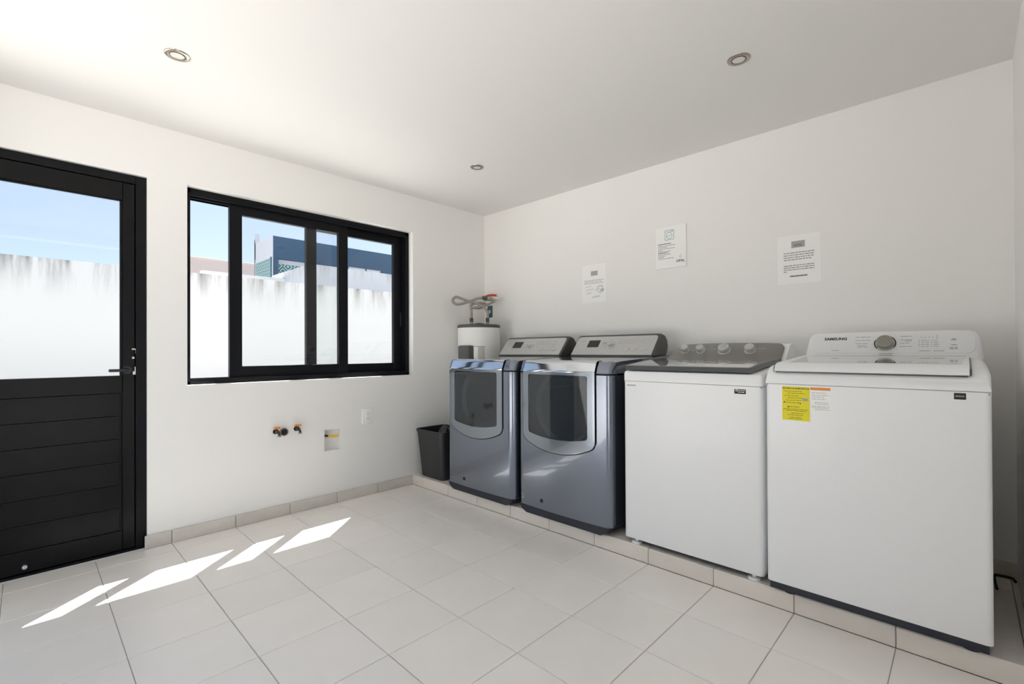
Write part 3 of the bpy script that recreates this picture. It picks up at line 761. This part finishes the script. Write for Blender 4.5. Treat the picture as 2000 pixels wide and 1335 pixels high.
    for yy, k in stations: rings.append([mb.bm.verts.new((ox + .86 + (cx_ + (p[0] - cx_) * k), yy, cz_ + (p[1] - cz_) * k)) for p in prof])
    for P, Q in zip(rings, rings[1:]):
        for k in range(n): mb.bm.faces.new((P[k], P[(k + 1) % n], Q[(k + 1) % n], Q[k]))
    mb.bm.faces.new(rings[0][::-1]); mb.bm.faces.new(rings[-1])
    con = mb.build('console', DGREY, t, angle=30)
    A_ = Vector((ox + .86 + CA[0] - .012, oy, 1.076)); B_ = Vector((ox + .86 + CB[0] - .010, oy, 1.214)); V = (B_ - A_); Lv = V.length; V.normalize(); Uy = Vector((0, -1, 0)); N = Uy.cross(V)
    def fr(mb, l0, l1, t0, t1, r, d0, d1, bev=0, corners=(1, 1, 1, 1)):
        mb.prism(rrect(l0, l1, t0 * Lv, t1 * Lv, r, 5, corners), A_, Uy, V, N, d0, d1, bev); return mb
    fr(MB(), .052, DW - .024, .02, .945, .022, -.002, .003, .0015, (0, 0, 1, 1)).build('fascia', SILVER, con)
    fr(MB(), .158, .252, .40, .75, .002, .002, .004).build('display', mat('display_black', (.02, .021, .022), .2), con)
    mb = MB()
    k0 = A_ + Uy * .352 + V * (.50 * Lv)
    mb.cyl(k0 + N * .002, k0 + N * .007, .031, .030, 28); mb.build('knob_ring', CHROME, con)
    mb = MB(); mb.cyl(k0 + N * .005, k0 + N * .030, .0235, .021, 28, bev=.003); kb = mb.build('knob', KNOBM, con)
    mb = MB(); mb.cyl(k0 + N * .0295, k0 + N * .0306, .016, .0155, 24); mb.build('knob_face', SATIN, kb)
    for l in (.462, .519, .581): fr(MB(), l, l + .042, .22, .36, .003, .002, .0055, .001).build('button', SATIN, con)
    for tt in (.46, .60, .73): fr(MB(), .560, .596, tt, tt + .075, .003, .002, .005, .001).build('button', SATIN, con)
    for tt in (.44, .58): fr(MB(), .282, .302, tt, tt + .075, .003, .002, .005, .001).build('button', SATIN, con)
    mb = MB(); bars(mb, [(.400 + .0, .548, (.56 + .07 * i) * Lv) for i in range(4)], A_ + N * .0032, Uy, V, .0022, .0002, random.Random(2), .02, .05, .006); bars(mb, [(.092, .135, .70 * Lv)], A_ + N * .0032, Uy, V, .005, .0002, random.Random(2), .04, .05); mb.build('panel_print', GREYI, con)
    mb = MB(); mb.box(ox + .46, ox + .60, oy - .44, oy - .405, 1.0675, 1.0725, .002, 1)
    for (fx, fy) in ((.10, .08), (.10, DW - .08), (.68, .08), (.68, DW - .08)):
        m2 = MB(); m2.cyl((ox + fx, oy - fy, PZ + .0003), (ox + fx, oy - fy, .086), .02, seg=16); m2.build('foot', BLACKP, t)
    return t
d1 = make_dryer((-.868, -.505, 0)); d1['label'] = 'slate grey dryer nearest the corner, beside the black bin'
d2 = copy_tree(d1); d2.location.y += -1.243 + .505; d2['label'] = 'slate grey dryer standing right beside the left white washer'
mb = MB(); lcx = .022
ringp = [(.030 + .020 * math.cos(2 * math.pi * k / 24), .178 + .016 * math.sin(2 * math.pi * k / 24)) for k in range(24)]
ringi = [(.030 + .017 * math.cos(2 * math.pi * k / 24), .178 + .013 * math.sin(2 * math.pi * k / 24)) for k in range(24)]
for i in range(24):
    mb.quad(*[(-.868 + d_plan(q[0]) - .0006, -1.243 - q[0], q[1]) for q in (ringp[i], ringp[(i + 1) % 24], ringi[(i + 1) % 24], ringi[i])])
mb.build('oval_badge', CHROME, d2)

# ------------------------------------------------------------------ white washer with grey lid
def make_white_washer():
    x0, y0, y1 = -.836, -2.010, -2.700
    t = thing('top_load_washer', (-.49, -2.355, PZ), 'white washer with grey glass lid and four chrome knobs', 'washer', 'top loading washers')
    vert = lambda a, b: abs(a.x - b.x) < 1e-6 and abs(a.y - b.y) < 1e-6
    mb = MB(); mb.box(x0, -.145, y1, y0, .112, .945, .022, 4, vert); cab = mb.build('cabinet', WHITE, t)
    b = MB()
    prof = [(x0, .948), (x0, .985), (x0 + .006, .998), (x0 + .02, 1.003), (-.36, 1.040), (-.30, 1.050), (-.15, 1.050), (-.145, .948)]
    b.prism([(p[0], p[1]) for p in prof], (0, y1, 0), (1, 0, 0), (0, 0, 1), (0, 1, 0), 0, y0 - y1)
    es = [e for e in b.bm.edges if abs(e.verts[0].co.y - e.verts[1].co.y) < 1e-6 and (min(e.verts[0].co.z, e.verts[1].co.z) > .96 or abs(e.verts[0].co.x - x0) + abs(e.verts[1].co.x - x0) < 1e-5)]
    bmesh.ops.bevel(b.bm, geom=es, offset=.014, segments=4, profile=.5, affect='EDGES')
    b.build('top_cover', WHITE, t)
    mb = MB(); mb.box(x0 + .004, -.15, y1 + .004, y0 - .004, .940, .952); mb.build('seam', GREYI, t)
    # lid: grey frame, mirror-dark glass
    yl, yr = -2.026, -2.656
    def lz(x): k = (x + .848) / .486; return 1.0285 + .032 * (1 - (1 - k) ** 1.9)
    xs_ = [-.848 + .486 * k / 12 for k in range(13)]
    b = MB(); b.prism([(x, lz(x)) for x in xs_] + [(x, lz(x) - .024) for x in (-.362, -.6, -.836)], (0, yr, 0), (1, 0, 0), (0, 0, 1), (0, 1, 0), 0, yl - yr)
    lid = b.build('lid', LIDG, t)
    b = MB(); xg = [-.838 + .472 * k / 14 for k in range(15)]
    b.prism([(x, lz(x) + .0012) for x in xg] + [(x, lz(x) - .002) for x in xg[::-1]], (0, yr + .010, 0), (1, 0, 0), (0, 0, 1), (0, 1, 0), 0, yl - yr - .020); b.build('lid_glass', LIDGLASS, lid)
    # console
    A = Vector((-.360, 0, 1.058)); B = Vector((-.262, 0, 1.148)); V = (B - A); Lv = V.length; V.normalize(); Uy = Vector((0, -1, 0)); N = Uy.cross(V)
    def outline(g=0.0):
        P = [(2.028 + g, 0), (2.652 - g, 0)]
        pts = []
        cx, r = 2.652 - g - .040, .040
        for k in range(7): a = math.radians(90 * k / 6); pts.append((cx + r * math.cos(a), Lv - g - r - .004 + r * math.sin(a)))
        for k in range(1, 8): a = k / 8; u = 2.61 - a * (2.61 - 2.12); pts.append((u, Lv - g - .004 + .006 * math.sin(math.pi * a)))
        pts += [(2.105 + g, Lv - g - .006), (2.088 + g, Lv - g - .014), (2.070 + g, Lv - g - .030)]
        return P + pts
    mb = MB(); mb.prism(outline(), A, Uy, V, N, -.012, .002, .002); con = mb.build('console', STEELC, t)
    mb = MB()
    mb.prism([(p[0], p[1] - .004) for p in outline(-.003)], A, Uy, V, N, -.016, -.011)
    mb.prism([(-.352, 1.052), (-.262, 1.136), (-.20, 1.142), (-.165, 1.120), (-.160, 1.050)], (0, -2.672, 0), (1, 0, 0), (0, 0, 1), (0, 1, 0), 0, .60)
    mb.build('console_housing', WHITEP, con)
    for (l, tt, r) in ((2.125, .52, .026), (2.218, .52, .026), (2.352, .52, .034), (2.490, .52, .029)):
        k0 = A + Uy * l + V * (tt * Lv)
        mb = MB(); mb.cyl(k0 + N * .001, k0 + N * .006, r * 1.06, r * 1.02, 28); mb.cyl(k0 + N * .004, k0 + N * .034, r * .93, r * .86, 28, bev=.003); kn = mb.build('knob', KNOBM, con)
        mb = MB(); mb.cyl(k0 + N * .0335, k0 + N * .0348, r * .78, r * .76, 24); mb.build('knob_face', SATIN, kn)
    mb = MB(); bars(mb, [(2.160, 2.185, .5 * Lv), (2.260, 2.300, .62 * Lv), (2.260, 2.29, .74 * Lv), (2.53, 2.57, .62 * Lv)], A + N * .0022, Uy, V, .004, .0002, random.Random(9)); mb.build('console_print', GREYI, con)
    # marks on the front
    xf = x0 - .0006
    mb = MB(); mb.prism(rrect(2.583, 2.632, .911, .932, .002), (xf, 0, 0), (0, -1, 0), (0, 0, 1), (-1, 0, 0), 0, .0006); bd = mb.build('warranty_badge', INKB, cab)
    mb = MB()
    ri = [(2.594 + .006 * math.cos(2 * math.pi * k / 16), .9265 + .0045 * math.sin(2 * math.pi * k / 16)) for k in range(16)]; rj = [(2.594 + .0035 * math.cos(2 * math.pi * k / 16), .9265 + .0025 * math.sin(2 * math.pi * k / 16)) for k in range(16)]
    for i in range(16): mb.quad(*[(xf - .0010, -q[0], q[1]) for q in (ri[i], ri[(i + 1) % 16], rj[(i + 1) % 16], rj[i])])
    bars(mb, [(2.603, 2.628, .925), (2.600, 2.626, .9175)], (xf - .0010, 0, 0), (0, -1, 0), VZ, .0030, 0, random.Random(4)); mb.build('badge_print', PAPER, bd)
    mb = MB(); bars(mb, [(2.033, 2.085, .921)], (xf, 0, 0), (0, -1, 0), VZ, .007, .0002, random.Random(8), .006, .008, .001); mb.build('maker_mark', GREYI, cab)
    for fy in (-2.068, -2.652):
        for fx in (-.80, -.20):
            mb = MB(); mb.cyl((fx, fy, PZ + .0003), (fx, fy, .092), .026, seg=20, bev=.003); mb.cyl((fx, fy, .09), (fx, fy, .114), .010, seg=12); mb.build('foot', WHITEP, t)
    mb = MB(); mb.box(x0 + .03, -.16, y1 + .03, y0 - .03, .100, .113); mb.build('underside', DARKGAP, t)
make_white_washer()

# ------------------------------------------------------------------ white washer with dial console (rightmost)
def make_right_washer():
    x0, y0, y1 = -.868, -2.722, -3.404
    t = thing('top_load_washer', (-.50, -3.063, PZ), 'large all white washer with yellow energy sticker, rightmost of the row', 'washer', 'top loading washers')
    vert = lambda a, b: abs(a.x - b.x) < 1e-6 and abs(a.y - b.y) < 1e-6
    mb = MB(); mb.box(x0, -.150, y1, y0, .126, .964, .018, 4, vert); cab = mb.build('cabinet', WHITE, t)
    mb = MB(); mb.box(x0 + .004, -.155, y1 + .004, y0 - .004, .955, .972); mb.build('seam', GREYI, t)
    b = MB()
    prof = [(x0, .967), (x0 + .002, 1.000), (x0 + .012, 1.030), (x0 + .035, 1.043), (-.33, 1.068), (-.16, 1.072), (-.150, .967)]
    b.prism(prof, (0, y1, 0), (1, 0, 0), (0, 0, 1), (0, 1, 0), 0, y0 - y1)
    es = [e for e in b.bm.edges if abs(e.verts[0].co.y - e.verts[1].co.y) < 1e-6 and min(e.verts[0].co.z, e.verts[1].co.z) > .98]
    bmesh.ops.bevel(b.bm, geom=es, offset=.028, segments=5, profile=.5, affect='EDGES')
    b.build('top_cover', WHITE, t, angle=50)
    # lid
    yl, yr = -2.760, -3.352
    A = Vector((-.838, 0, 1.054)); B = Vector((-.308, 0, 1.083)); Ux = (B - A); Lx = Ux.length; Ux.normalize(); Nn = Vector((-Ux.z, 0, Ux.x))
    b = MB()
    lp = [(-.880, 1.020), (-.884, 1.024), (-.868, 1.046), (-.838, 1.055), (-.308, 1.084), (-.308, 1.070), (-.83, 1.040), (-.86, 1.026)]
    b.prism(lp, (0, yr, 0), (1, 0, 0), (0, 0, 1), (0, 1, 0), 0, yl - yr)
    es = [e for e in b.bm.edges if abs(e.verts[0].co.y - e.verts[1].co.y) < 1e-6]
    lid = b.build('lid', WHITE, t, angle=50)
    mb = MB(); mb.box(-.872, -.84, yr + .004, yl - .004, 1.014, 1.0225)
    for yy in (yl, yr - .006): mb.prism([(-.872, 1.018), (-.866, 1.0405), (-.835, 1.0475), (-.335, 1.0725), (-.335, 1.060), (-.80, 1.03)], (0, yy, 0), (1, 0, 0), (0, 0, 1), (0, 1, 0), 0, .006)
    mb.build('lid_shadow_strip', LIDG, t)  # dark strips standing in for the shadow line round the lid
    Lp = lambda a, q: (a, q)
    mb = MB(); mb.prism([(-3.333, .035), (-2.800, .035), (-2.782, Lx - .006), (-3.345, Lx - .006)], A + Nn * .0004, (0, 1, 0), Ux, Nn, 0, .0012); mb.build('lid_glass', LIDGLASS, lid)
    # console housing and face
    A = Vector((-.302, 0, 1.080)); B = Vector((-.238, 0, 1.188)); V = (B - A); Lv = V.length; V.normalize(); Uy = Vector((0, -1, 0)); N = Uy.cross(V)
    b = MB()
    def sec(yy, k, top):
        p = [(-.306, 1.066), (-.302, 1.080), (-.241 - .0, 1.180), (-.233, 1.190), (-.215, 1.194), (-.165, 1.186), (-.155, 1.16), (-.150, 1.066)]
        return [b.bm.verts.new((-.2 + (q[0] + .2) * k, yy, 1.066 + (q[1] - 1.066) * top)) for q in p]
    st = [(-2.748, .92, .30), (-2.752, .96, .62), (-2.758, .98, .82), (-2.772, 1, .94), (-2.795, 1, .995), (-2.85, 1, 1), (-3.06, 1, 1.012), (-3.30, 1, 1), (-3.352, 1, .99), (-3.376, 1, .94), (-3.388, .98, .80), (-3.394, .96, .60), (-3.398, .92, .30)]
    rings = [sec(*q) for q in st]; n = len(rings[0])
    for P, Q in zip(rings, rings[1:]):
        for k in range(n): b.bm.faces.new((P[k], P[(k + 1) % n], Q[(k + 1) % n], Q[k]))
    b.bm.faces.new(rings[0][::-1]); b.bm.faces.new(rings[-1])
    con = b.build('console', WHITE, t, angle=60)
    mb = MB(); mb.prism(rrect(2.778, 3.374, .012, Lv * .93, .030, 6), A, Uy, V, N, -.001, .0022, .0012); face = mb.build('console_face', mat('white_panel', (.83, .835, .84), .3), con)
    o = A + N * .0024
    mb = text_mb('SAMSUNG', .0205, o + Uy * 2.874 + V * (.745 * Lv), Uy, V, .0003, bold=.0008); mb.build('maker_name', INKB, face)
    k0 = A + Uy * 3.070 + V * (.52 * Lv)
    mb = MB(); mb.cyl(k0 + N * .002, k0 + N * .0045, .0415, .0415, 36); mb.build('dial_ring', SATIN, con)
    mb = MB()
    for a0, a1 in ((-35, 60), (155, 225)):
        S_ = 10
        for k in range(S_):
            p = [math.radians(a0 + (a1 - a0) * (k + e) / S_) for e in (0, 1)]
            q = [(rr, a) for rr, a in ((.0370, p[0]), (.0415, p[0]), (.0415, p[1]), (.0370, p[1]))]
            mb.quad(*[k0 + N * .0049 + Uy * (rr * math.cos(a)) + V * (rr * math.sin(a)) for rr, a in q])
    mb.build('dial_marks', INKB, con)
    mb = MB(); mb.cyl(k0 + N * .004, k0 + N * .028, .0345, .0315, 36, bev=.003); kn = mb.build('dial_knob', mat('dial_metal', (.40, .385, .35), .28, metal=.9), con)
    mb = MB(); mb.cyl(k0 + N * .0275, k0 + N * .0288, .0275, .027, 32); mb.build('dial_face', mat('warm_nickel', (.36, .34, .30), .3, metal=.8), kn)
    mb = MB()
    bars(mb, [(2.955, 3.012, (.80 - .145 * i) * Lv) for i in range(3)] + [(2.965, 3.008, .36 * Lv), (2.965, 3.008, .42 * Lv)], o, Uy, V, .003, .0002, random.Random(21), .012, .03, .003)
    bars(mb, [(3.125, 3.166, (.80 - .145 * i) * Lv) for i in range(4)] + [(3.140, 3.166, .60 * Lv)], o, Uy, V, .003, .0002, random.Random(22), .012, .03, .003)
    bars(mb, [(2.860, 2.892, .21 * Lv), (3.05, 3.10, .065 * Lv)], o, Uy, V, .0028, .0002, random.Random(23), .03, .05)
    bars(mb, [(3.198, 3.225, (.62 - .085 * i) * Lv) for i in range(4)] + [(3.240, 3.258, (.62 - .085 * i) * Lv) for i in range(4)], o, Uy, V, .0026, .0002, random.Random(24), .01, .02, .003)
    bars(mb, [(3.193, 3.232, .18 * Lv), (3.240, 3.276, .18 * Lv)], o, Uy, V, .0028, .0002, random.Random(25), .03, .05)
    bars(mb, [(3.296, 3.320, .62 * Lv), (3.300, 3.320, .66 * Lv), (3.293, 3.318, .26 * Lv), (3.293, 3.318, .31 * Lv), (3.298, 3.318, .42 * Lv)], o, Uy, V, .004, .0002, random.Random(26), .012, .02, .003)
    mb.build('panel_print', GREYI, face)
    mb = MB()
    for (l, tt) in [(3.199 + .013 * i, .76) for i in range(4)] + [(3.252, .70), (3.252, .76), (3.252, .82)] + [(3.192, .64 - .085 * i) for i in range(4)] + [(3.234, .64 - .085 * i) for i in range(4)]:
        c = o + Uy * l + V * (tt * Lv); mb.prism([(.0015 * math.cos(2 * math.pi * k / 8), .0015 * math.sin(2 * math.pi * k / 8)) for k in range(8)], c, Uy, V, N, 0, .0005)
    mb.build('indicator_dots', INKB, face)
    # stickers on the front
    xf = x0 - .0006
    o = (xf, 0, 0); D_ = (0, -1, 0)
    def flat(mb, l0, l1, z0, z1, lift=0.0): mb.quad(*[(xf - lift, -p, q) for p, q in ((l0, z0), (l1, z0), (l1, z1), (l0, z1))]); return mb
    mb = MB(); mb.prism([(2.786, .817), (2.886, .817), (2.886, .957), (2.786, .957)], (x0, 0, 0), D_, VZ, (-1, 0, 0), .0001, .0008); en = mb.build('energy_sticker', YELLOW, cab, label='yellow energy sticker')
    mb = text_mb('EFICIENCIA ENERGÉTICA', .0086, (xf - .0005, -2.836, .949), D_, VZ, 0, bold=.0002); mb.build('sticker_heading', INKB, en)
    mb = MB(); r = random.Random(31)
    bars(mb, [(2.792, 2.860, .936), (2.806, 2.868, .928), (2.795, 2.850, .918), (2.806, 2.860, .909), (2.800, 2.856, .899), (2.800, 2.856, .889), (2.805, 2.850, .872), (2.790, 2.880, .862), (2.800, 2.875, .856), (2.820, 2.865, .846), (2.806, 2.862, .838), (2.815, 2.855, .829), (2.81, 2.86, .823)], (xf - .0005, 0, 0), D_, VZ, .0024, 0, r, .006, .02, .002)
    mb.build('sticker_print', mat('olive_ink', (.30, .25, .02), .7), en)
    mb = MB(); flat(mb, 2.860, 2.879, .900, .911, .0004); mb.build('sticker_value_box', GREYI, en)
    mb = MB(); flat(mb, 2.791, 2.798, .889, .894, .0004); flat(mb, 2.805, 2.812, .869, .873, .0004); flat(mb, 2.851, 2.855, .886, .891, .0004); mb.build('sticker_symbols', INK, en)
    mb = MB(); mb.prism([(2.888, .861), (2.958, .861), (2.958, .958), (2.888, .958)], (x0, 0, 0), D_, VZ, (-1, 0, 0), .0001, .0008); wl = mb.build('warning_sticker', PAPER, cab, label='white warning sticker with orange top')
    mb = MB(); flat(mb, 2.888, 2.957, .946, .957, .0004); mb.build('orange_band', ORANGE, wl)
    mb = MB(); bars(mb, [(2.893, 2.945, .934), (2.893, 2.952, .925), (2.893, 2.940, .917), (2.893, 2.944, .909), (2.903, 2.950, .896), (2.903, 2.950, .890), (2.893, 2.953, .880), (2.893, 2.953, .874), (2.903, 2.955, .867)], (xf - .0005, 0, 0), D_, VZ, .0026, 0, random.Random(33), .006, .018, .002); mb.build('warning_print', INKL, wl)
    mb = MB(); mb.prism([(3.313, .9375), (3.343, .9375), (3.343, .9595), (3.313, .9595)], (x0, 0, 0), D_, VZ, (-1, 0, 0), .0001, .0007); bl = mb.build('feature_sticker', INKB, cab)
    mb = MB(); bars(mb, [(3.317, 3.340, .9465)], (xf - .0004, 0, 0), D_, VZ, .0045, 0, random.Random(2), .003, .006, .0012); mb.build('feature_print', GREYI, bl)
    # base and feet
    mb = MB(); mb.box(x0 + .006, -.17, y1 + .010, y0 - .010, .094, .128, .004, 2); mb.build('base', NAVY, t)
    for fy in (-2.800, -3.350):
        for fx in (-.815, -.22):
            mb = MB(); mb.cyl((fx, fy, PZ + .0003), (fx, fy, .096), .026, .022, seg=20); mb.build('foot', BLACKP, t)
make_right_washer()
cb = MB(); cb.tube([(-.20, -3.432, .0865), (-.09, -3.428, .0865), (-.030, -3.432, .0865), (-.022, -3.455, .0865), (-.024, -3.485, .0865), (-.060, -3.494, .0865)], .0055, 10)
top_mesh(cb, 'power_cable', BLACKP, (-.02, -3.45, PZ), 'thin black cable on the plinth in the corner gap', 'cable')

# ------------------------------------------------------------------ water heater in the corner
HX, HY, HR = -.285, -.232, .186
ht = thing('water_heater', (HX, HY, PZ), 'white cylindrical water heater with flexible hoses in the corner', 'water heater')
mb = MB(); mb.lathe([(HR - .004, PZ + .0003), (HR, PZ + .004), (HR, 1.318), (HR - .002, 1.320)], (HX, HY, 0), 56); tank = mb.build('tank', mat('heater_white', (.82, .82, .80), .35), ht)
mb = MB(); mb.lathe([(HR + .002, 1.312), (HR + .004, 1.316), (HR + .004, 1.334), (HR - .004, 1.340), (.01, 1.342)], (HX, HY, 0), 56); mb.build('top_cap', DGREY, ht)
cd = Vector((-.71, -.70, 0)).normalized(); sd = Vector((cd.y, -cd.x, 0)) * -1
def onface(a, z, d=.002):      # a = angle from the direction to the room, towards the right
    c = math.cos(a); s = math.sin(a); v = cd * c + Vector((.70, -.71, 0)).normalized() * s
    return Vector((HX, HY, 0)) + v * (HR + d) + Vector((0, 0, z))
def curved(mb, a0, a1, z0, z1, d):
    n = 6
    for k in range(n):
        p, q = a0 + (a1 - a0) * k / n, a0 + (a1 - a0) * (k + 1) / n
        mb.quad(onface(p, z0, d), onface(q, z0, d), onface(q, z1, d), onface(p, z1, d))
mb = MB(); curved(mb, -.38, .02, .90, 1.145, .0016); mb.build('access_panel', WHITEP, tank)
mb = MB(); curved(mb, .02, .33, .90, 1.146, .0022); mb.build('rating_plate', mat('plate_grey', (.52, .50, .46), .5), tank)
mb = MB(); curved(mb, -.40, .34, 1.146, 1.151, .003); mb.build('panel_lip', GREYM, tank)
mb = MB(); mb.box(-.502, -.400, -.338, -.198, .93, 1.158, .014, 4); cbx = mb.build('control_box', mat('charcoal_plastic', (.10, .10, .098), .45), ht, label='dark grey control box')
mb = MB(); mb.box(-.5045, -.501, -.322, -.214, 1.00, 1.142, .001, 1); mb.build('cover', mat('charcoal_plastic', (.1, .1, .098), .45), cbx)
n1 = Vector((HX - .052, HY + .038, 0)); n2 = Vector((HX + .048, HY - .062, 0))
for c in (n1, n2):
    mb = MB(); mb.cyl(c + Vector((0, 0, 1.340)), c + Vector((0, 0, 1.372)), .014, seg=16); mb.build('nipple', GREYM, ht)
    mb = MB(); mb.cyl(c + Vector((0, 0, 1.368)), c + Vector((0, 0, 1.402)), .0165, seg=6); mb.build('hose_nut', mat('nut_bronze', (.10, .085, .07), .4, metal=.7), ht)
mb = MB(); mb.tube([n1 + Vector((0, 0, 1.395)), n1 + Vector((0, 0, 1.46)), n1 + Vector((.0, -.004, 1.492)), n1 + Vector((.05, -.05, 1.490)), n1 + Vector((.10, -.085, 1.520)), n1 + Vector((.075, -.075, 1.535)), n1 + Vector((.02, -.03, 1.532)), n1 + Vector((-.01, .0, 1.510)), n1 + Vector((.01, -.02, 1.494)), n1 + Vector((.085, -.09, 1.515)), n1 + Vector((.16, -.13, 1.56)), Vector((-.105, -.112, 1.585))], .0105, 12); mb.build('flexible_hose', HOSE, ht)
mb = MB(); mb.tube([n2 + Vector((0, 0, 1.395)), n2 + Vector((.0, -.002, 1.445)), n2 + Vector((-.015, .012, 1.485)), n2 + Vector((-.05, .04, 1.520)), n2 + Vector((-.12, .10, 1.545)), n2 + Vector((-.16, .15, 1.530)), n2 + Vector((-.20, .19, 1.525)), n2 + Vector((-.225, .21, 1.555)), n2 + Vector((-.205, .19, 1.588)), n2 + Vector((-.165, .15, 1.572)), n2 + Vector((-.12, .105, 1.552)), n2 + Vector((-.07, .05, 1.575)), n2 + Vector((-.03, .01, 1.580))], .0115, 12); mb.build('flexible_hose', HOSE, ht)
e = n2 + Vector((-.03, .01, 1.580)); mb = MB(); mb.cyl(e - Vector((.012, -.012, 0)), e + Vector((.022, -.020, .001)), .0165, seg=6); mb.build('hose_nut', mat('nut_bronze', (.1, .085, .07), .4, metal=.7), ht)
mb = MB(); mb.tube([n1 + Vector((.012, -.012, 1.344)), n1 + Vector((.04, -.045, 1.352)), n1 + Vector((.075, -.085, 1.346))], .006, 8); mb.build('cable_gland', BLACKP, ht)

vl = thing('shutoff_valve', (-.0005, -.205, 1.600), 'wall shutoff valve with red lever above the heater hose', 'valve')
mb = MB(); mb.cyl((-.0005, -.205, 1.600), (-.006, -.205, 1.600), .026, seg=24); mb.tube([(-.004, -.205, 1.600), (-.030, -.202, 1.600), (-.048, -.185, 1.600), (-.055, -.165, 1.600)], .012, 14); mb.build('wall_pipe', WHITEP, vl)
mb = MB(); mb.cyl((-.053, -.172, 1.600), (-.105, -.112, 1.587), .0165, seg=8); mb.cyl((-.070, -.150, 1.597), (-.070, -.150, 1.620), .009, seg=12); mb.build('valve_body', mat('brass_grey', (.42, .40, .34), .4, metal=.6), vl)
mb = MB(); mb.tube([(-.098, -.118, 1.617), (-.078, -.142, 1.628), (-.052, -.168, 1.631), (-.028, -.194, 1.628)], .0105, 10); mb.build('lever', RED, vl)
ol = thing('wall_outlet', (-.0005, -.079, 1.484), 'dark teal outlet plate on the wall beside the water heater', 'outlet')
mb = MB(); mb.box(-.0065, -.0005, -.112, -.046, 1.428, 1.541, .002, 2); mb.build('cover_plate', TEALP, ol)
mb = MB(); mb.prism([(.013 * math.cos(2 * math.pi * k / 20), .018 * math.sin(2 * math.pi * k / 20)) for k in range(20)], (-.006, -.079, 1.484), UX, VZ, (-1, 0, 0), 0, .004); mb.build('socket_insert', mat('cream_plastic', (.62, .58, .38), .5), ol)

# ------------------------------------------------------------------ black bin on the plinth
bn = thing('waste_bin', (-.68, -.22, PZ), 'black plastic waste bin between window wall and dryer', 'bin')
mb = MB()
def loop(z, x0_, x1_, y0_, y1_, r): return [mb.bm.verts.new((a, b, z)) for a, b in rrect(x0_, x1_, y0_, y1_, r, 6)]
B0 = dict(x=(-.795, -.565), y=(-.365, -.070)); B1 = dict(x=(-.830, -.530), y=(-.395, -.050))
def lv(k, z, ins=0.0, r=.035):
    f = lambda a, b: a + (b - a) * k
    return loop(z, f(B0['x'][0], B1['x'][0]) + ins, f(B0['x'][1], B1['x'][1]) - ins, f(B0['y'][0], B1['y'][0]) + ins, f(B0['y'][1], B1['y'][1]) - ins, r)
zs = [PZ + .0003, PZ + .006, .30, .445, .448, .470, .472, .468, .30, PZ + .01]
L = [lv(0, zs[0], .006), lv(0, zs[1]), lv(.58, zs[2]), lv(.95, zs[3]), lv(.95, zs[4], -.006), lv(1, zs[5], -.006), lv(1, zs[6], -.001), lv(1, zs[7], .004), lv(.58, zs[8], .004), lv(0, zs[9], .006)]
for P, Q in zip(L, L[1:]):
    for k in range(len(P)): mb.bm.faces.new((P[k], P[(k + 1) % len(P)], Q[(k + 1) % len(P)], Q[k]))
mb.bm.faces.new(L[0][::-1]); mb.bm.faces.new(L[-1]); mb.build('body', BINM, bn, angle=40)
bg_ = MB(); rr = random.Random(5)
def crumple(cx, cy, zb_, zt, w):
    b = bmesh.new(); bmesh.ops.create_icosphere(b, subdivisions=3, radius=1)
    for v in b.verts:
        k = 1 + .28 * math.sin(v.co.x * 7 + v.co.y * 5) * math.cos(v.co.z * 6 + v.co.y * 4); tz = (v.co.z + 1) / 2
        v.co = Vector((cx + v.co.x * w * k * (1.15 - .75 * tz), cy + v.co.y * w * k * (1.15 - .75 * tz), zb_ + tz * (zt - zb_)))
    bg_._merge(b)
crumple(-.66, -.225, .38, .502, .065); crumple(-.63, -.29, .38, .482, .05)
top_mesh(bg_, 'crumpled_bag', BAGM, (-.66, -.24, .38), 'crumpled dark plastic bag poking out of the bin', 'bag', angle=60)
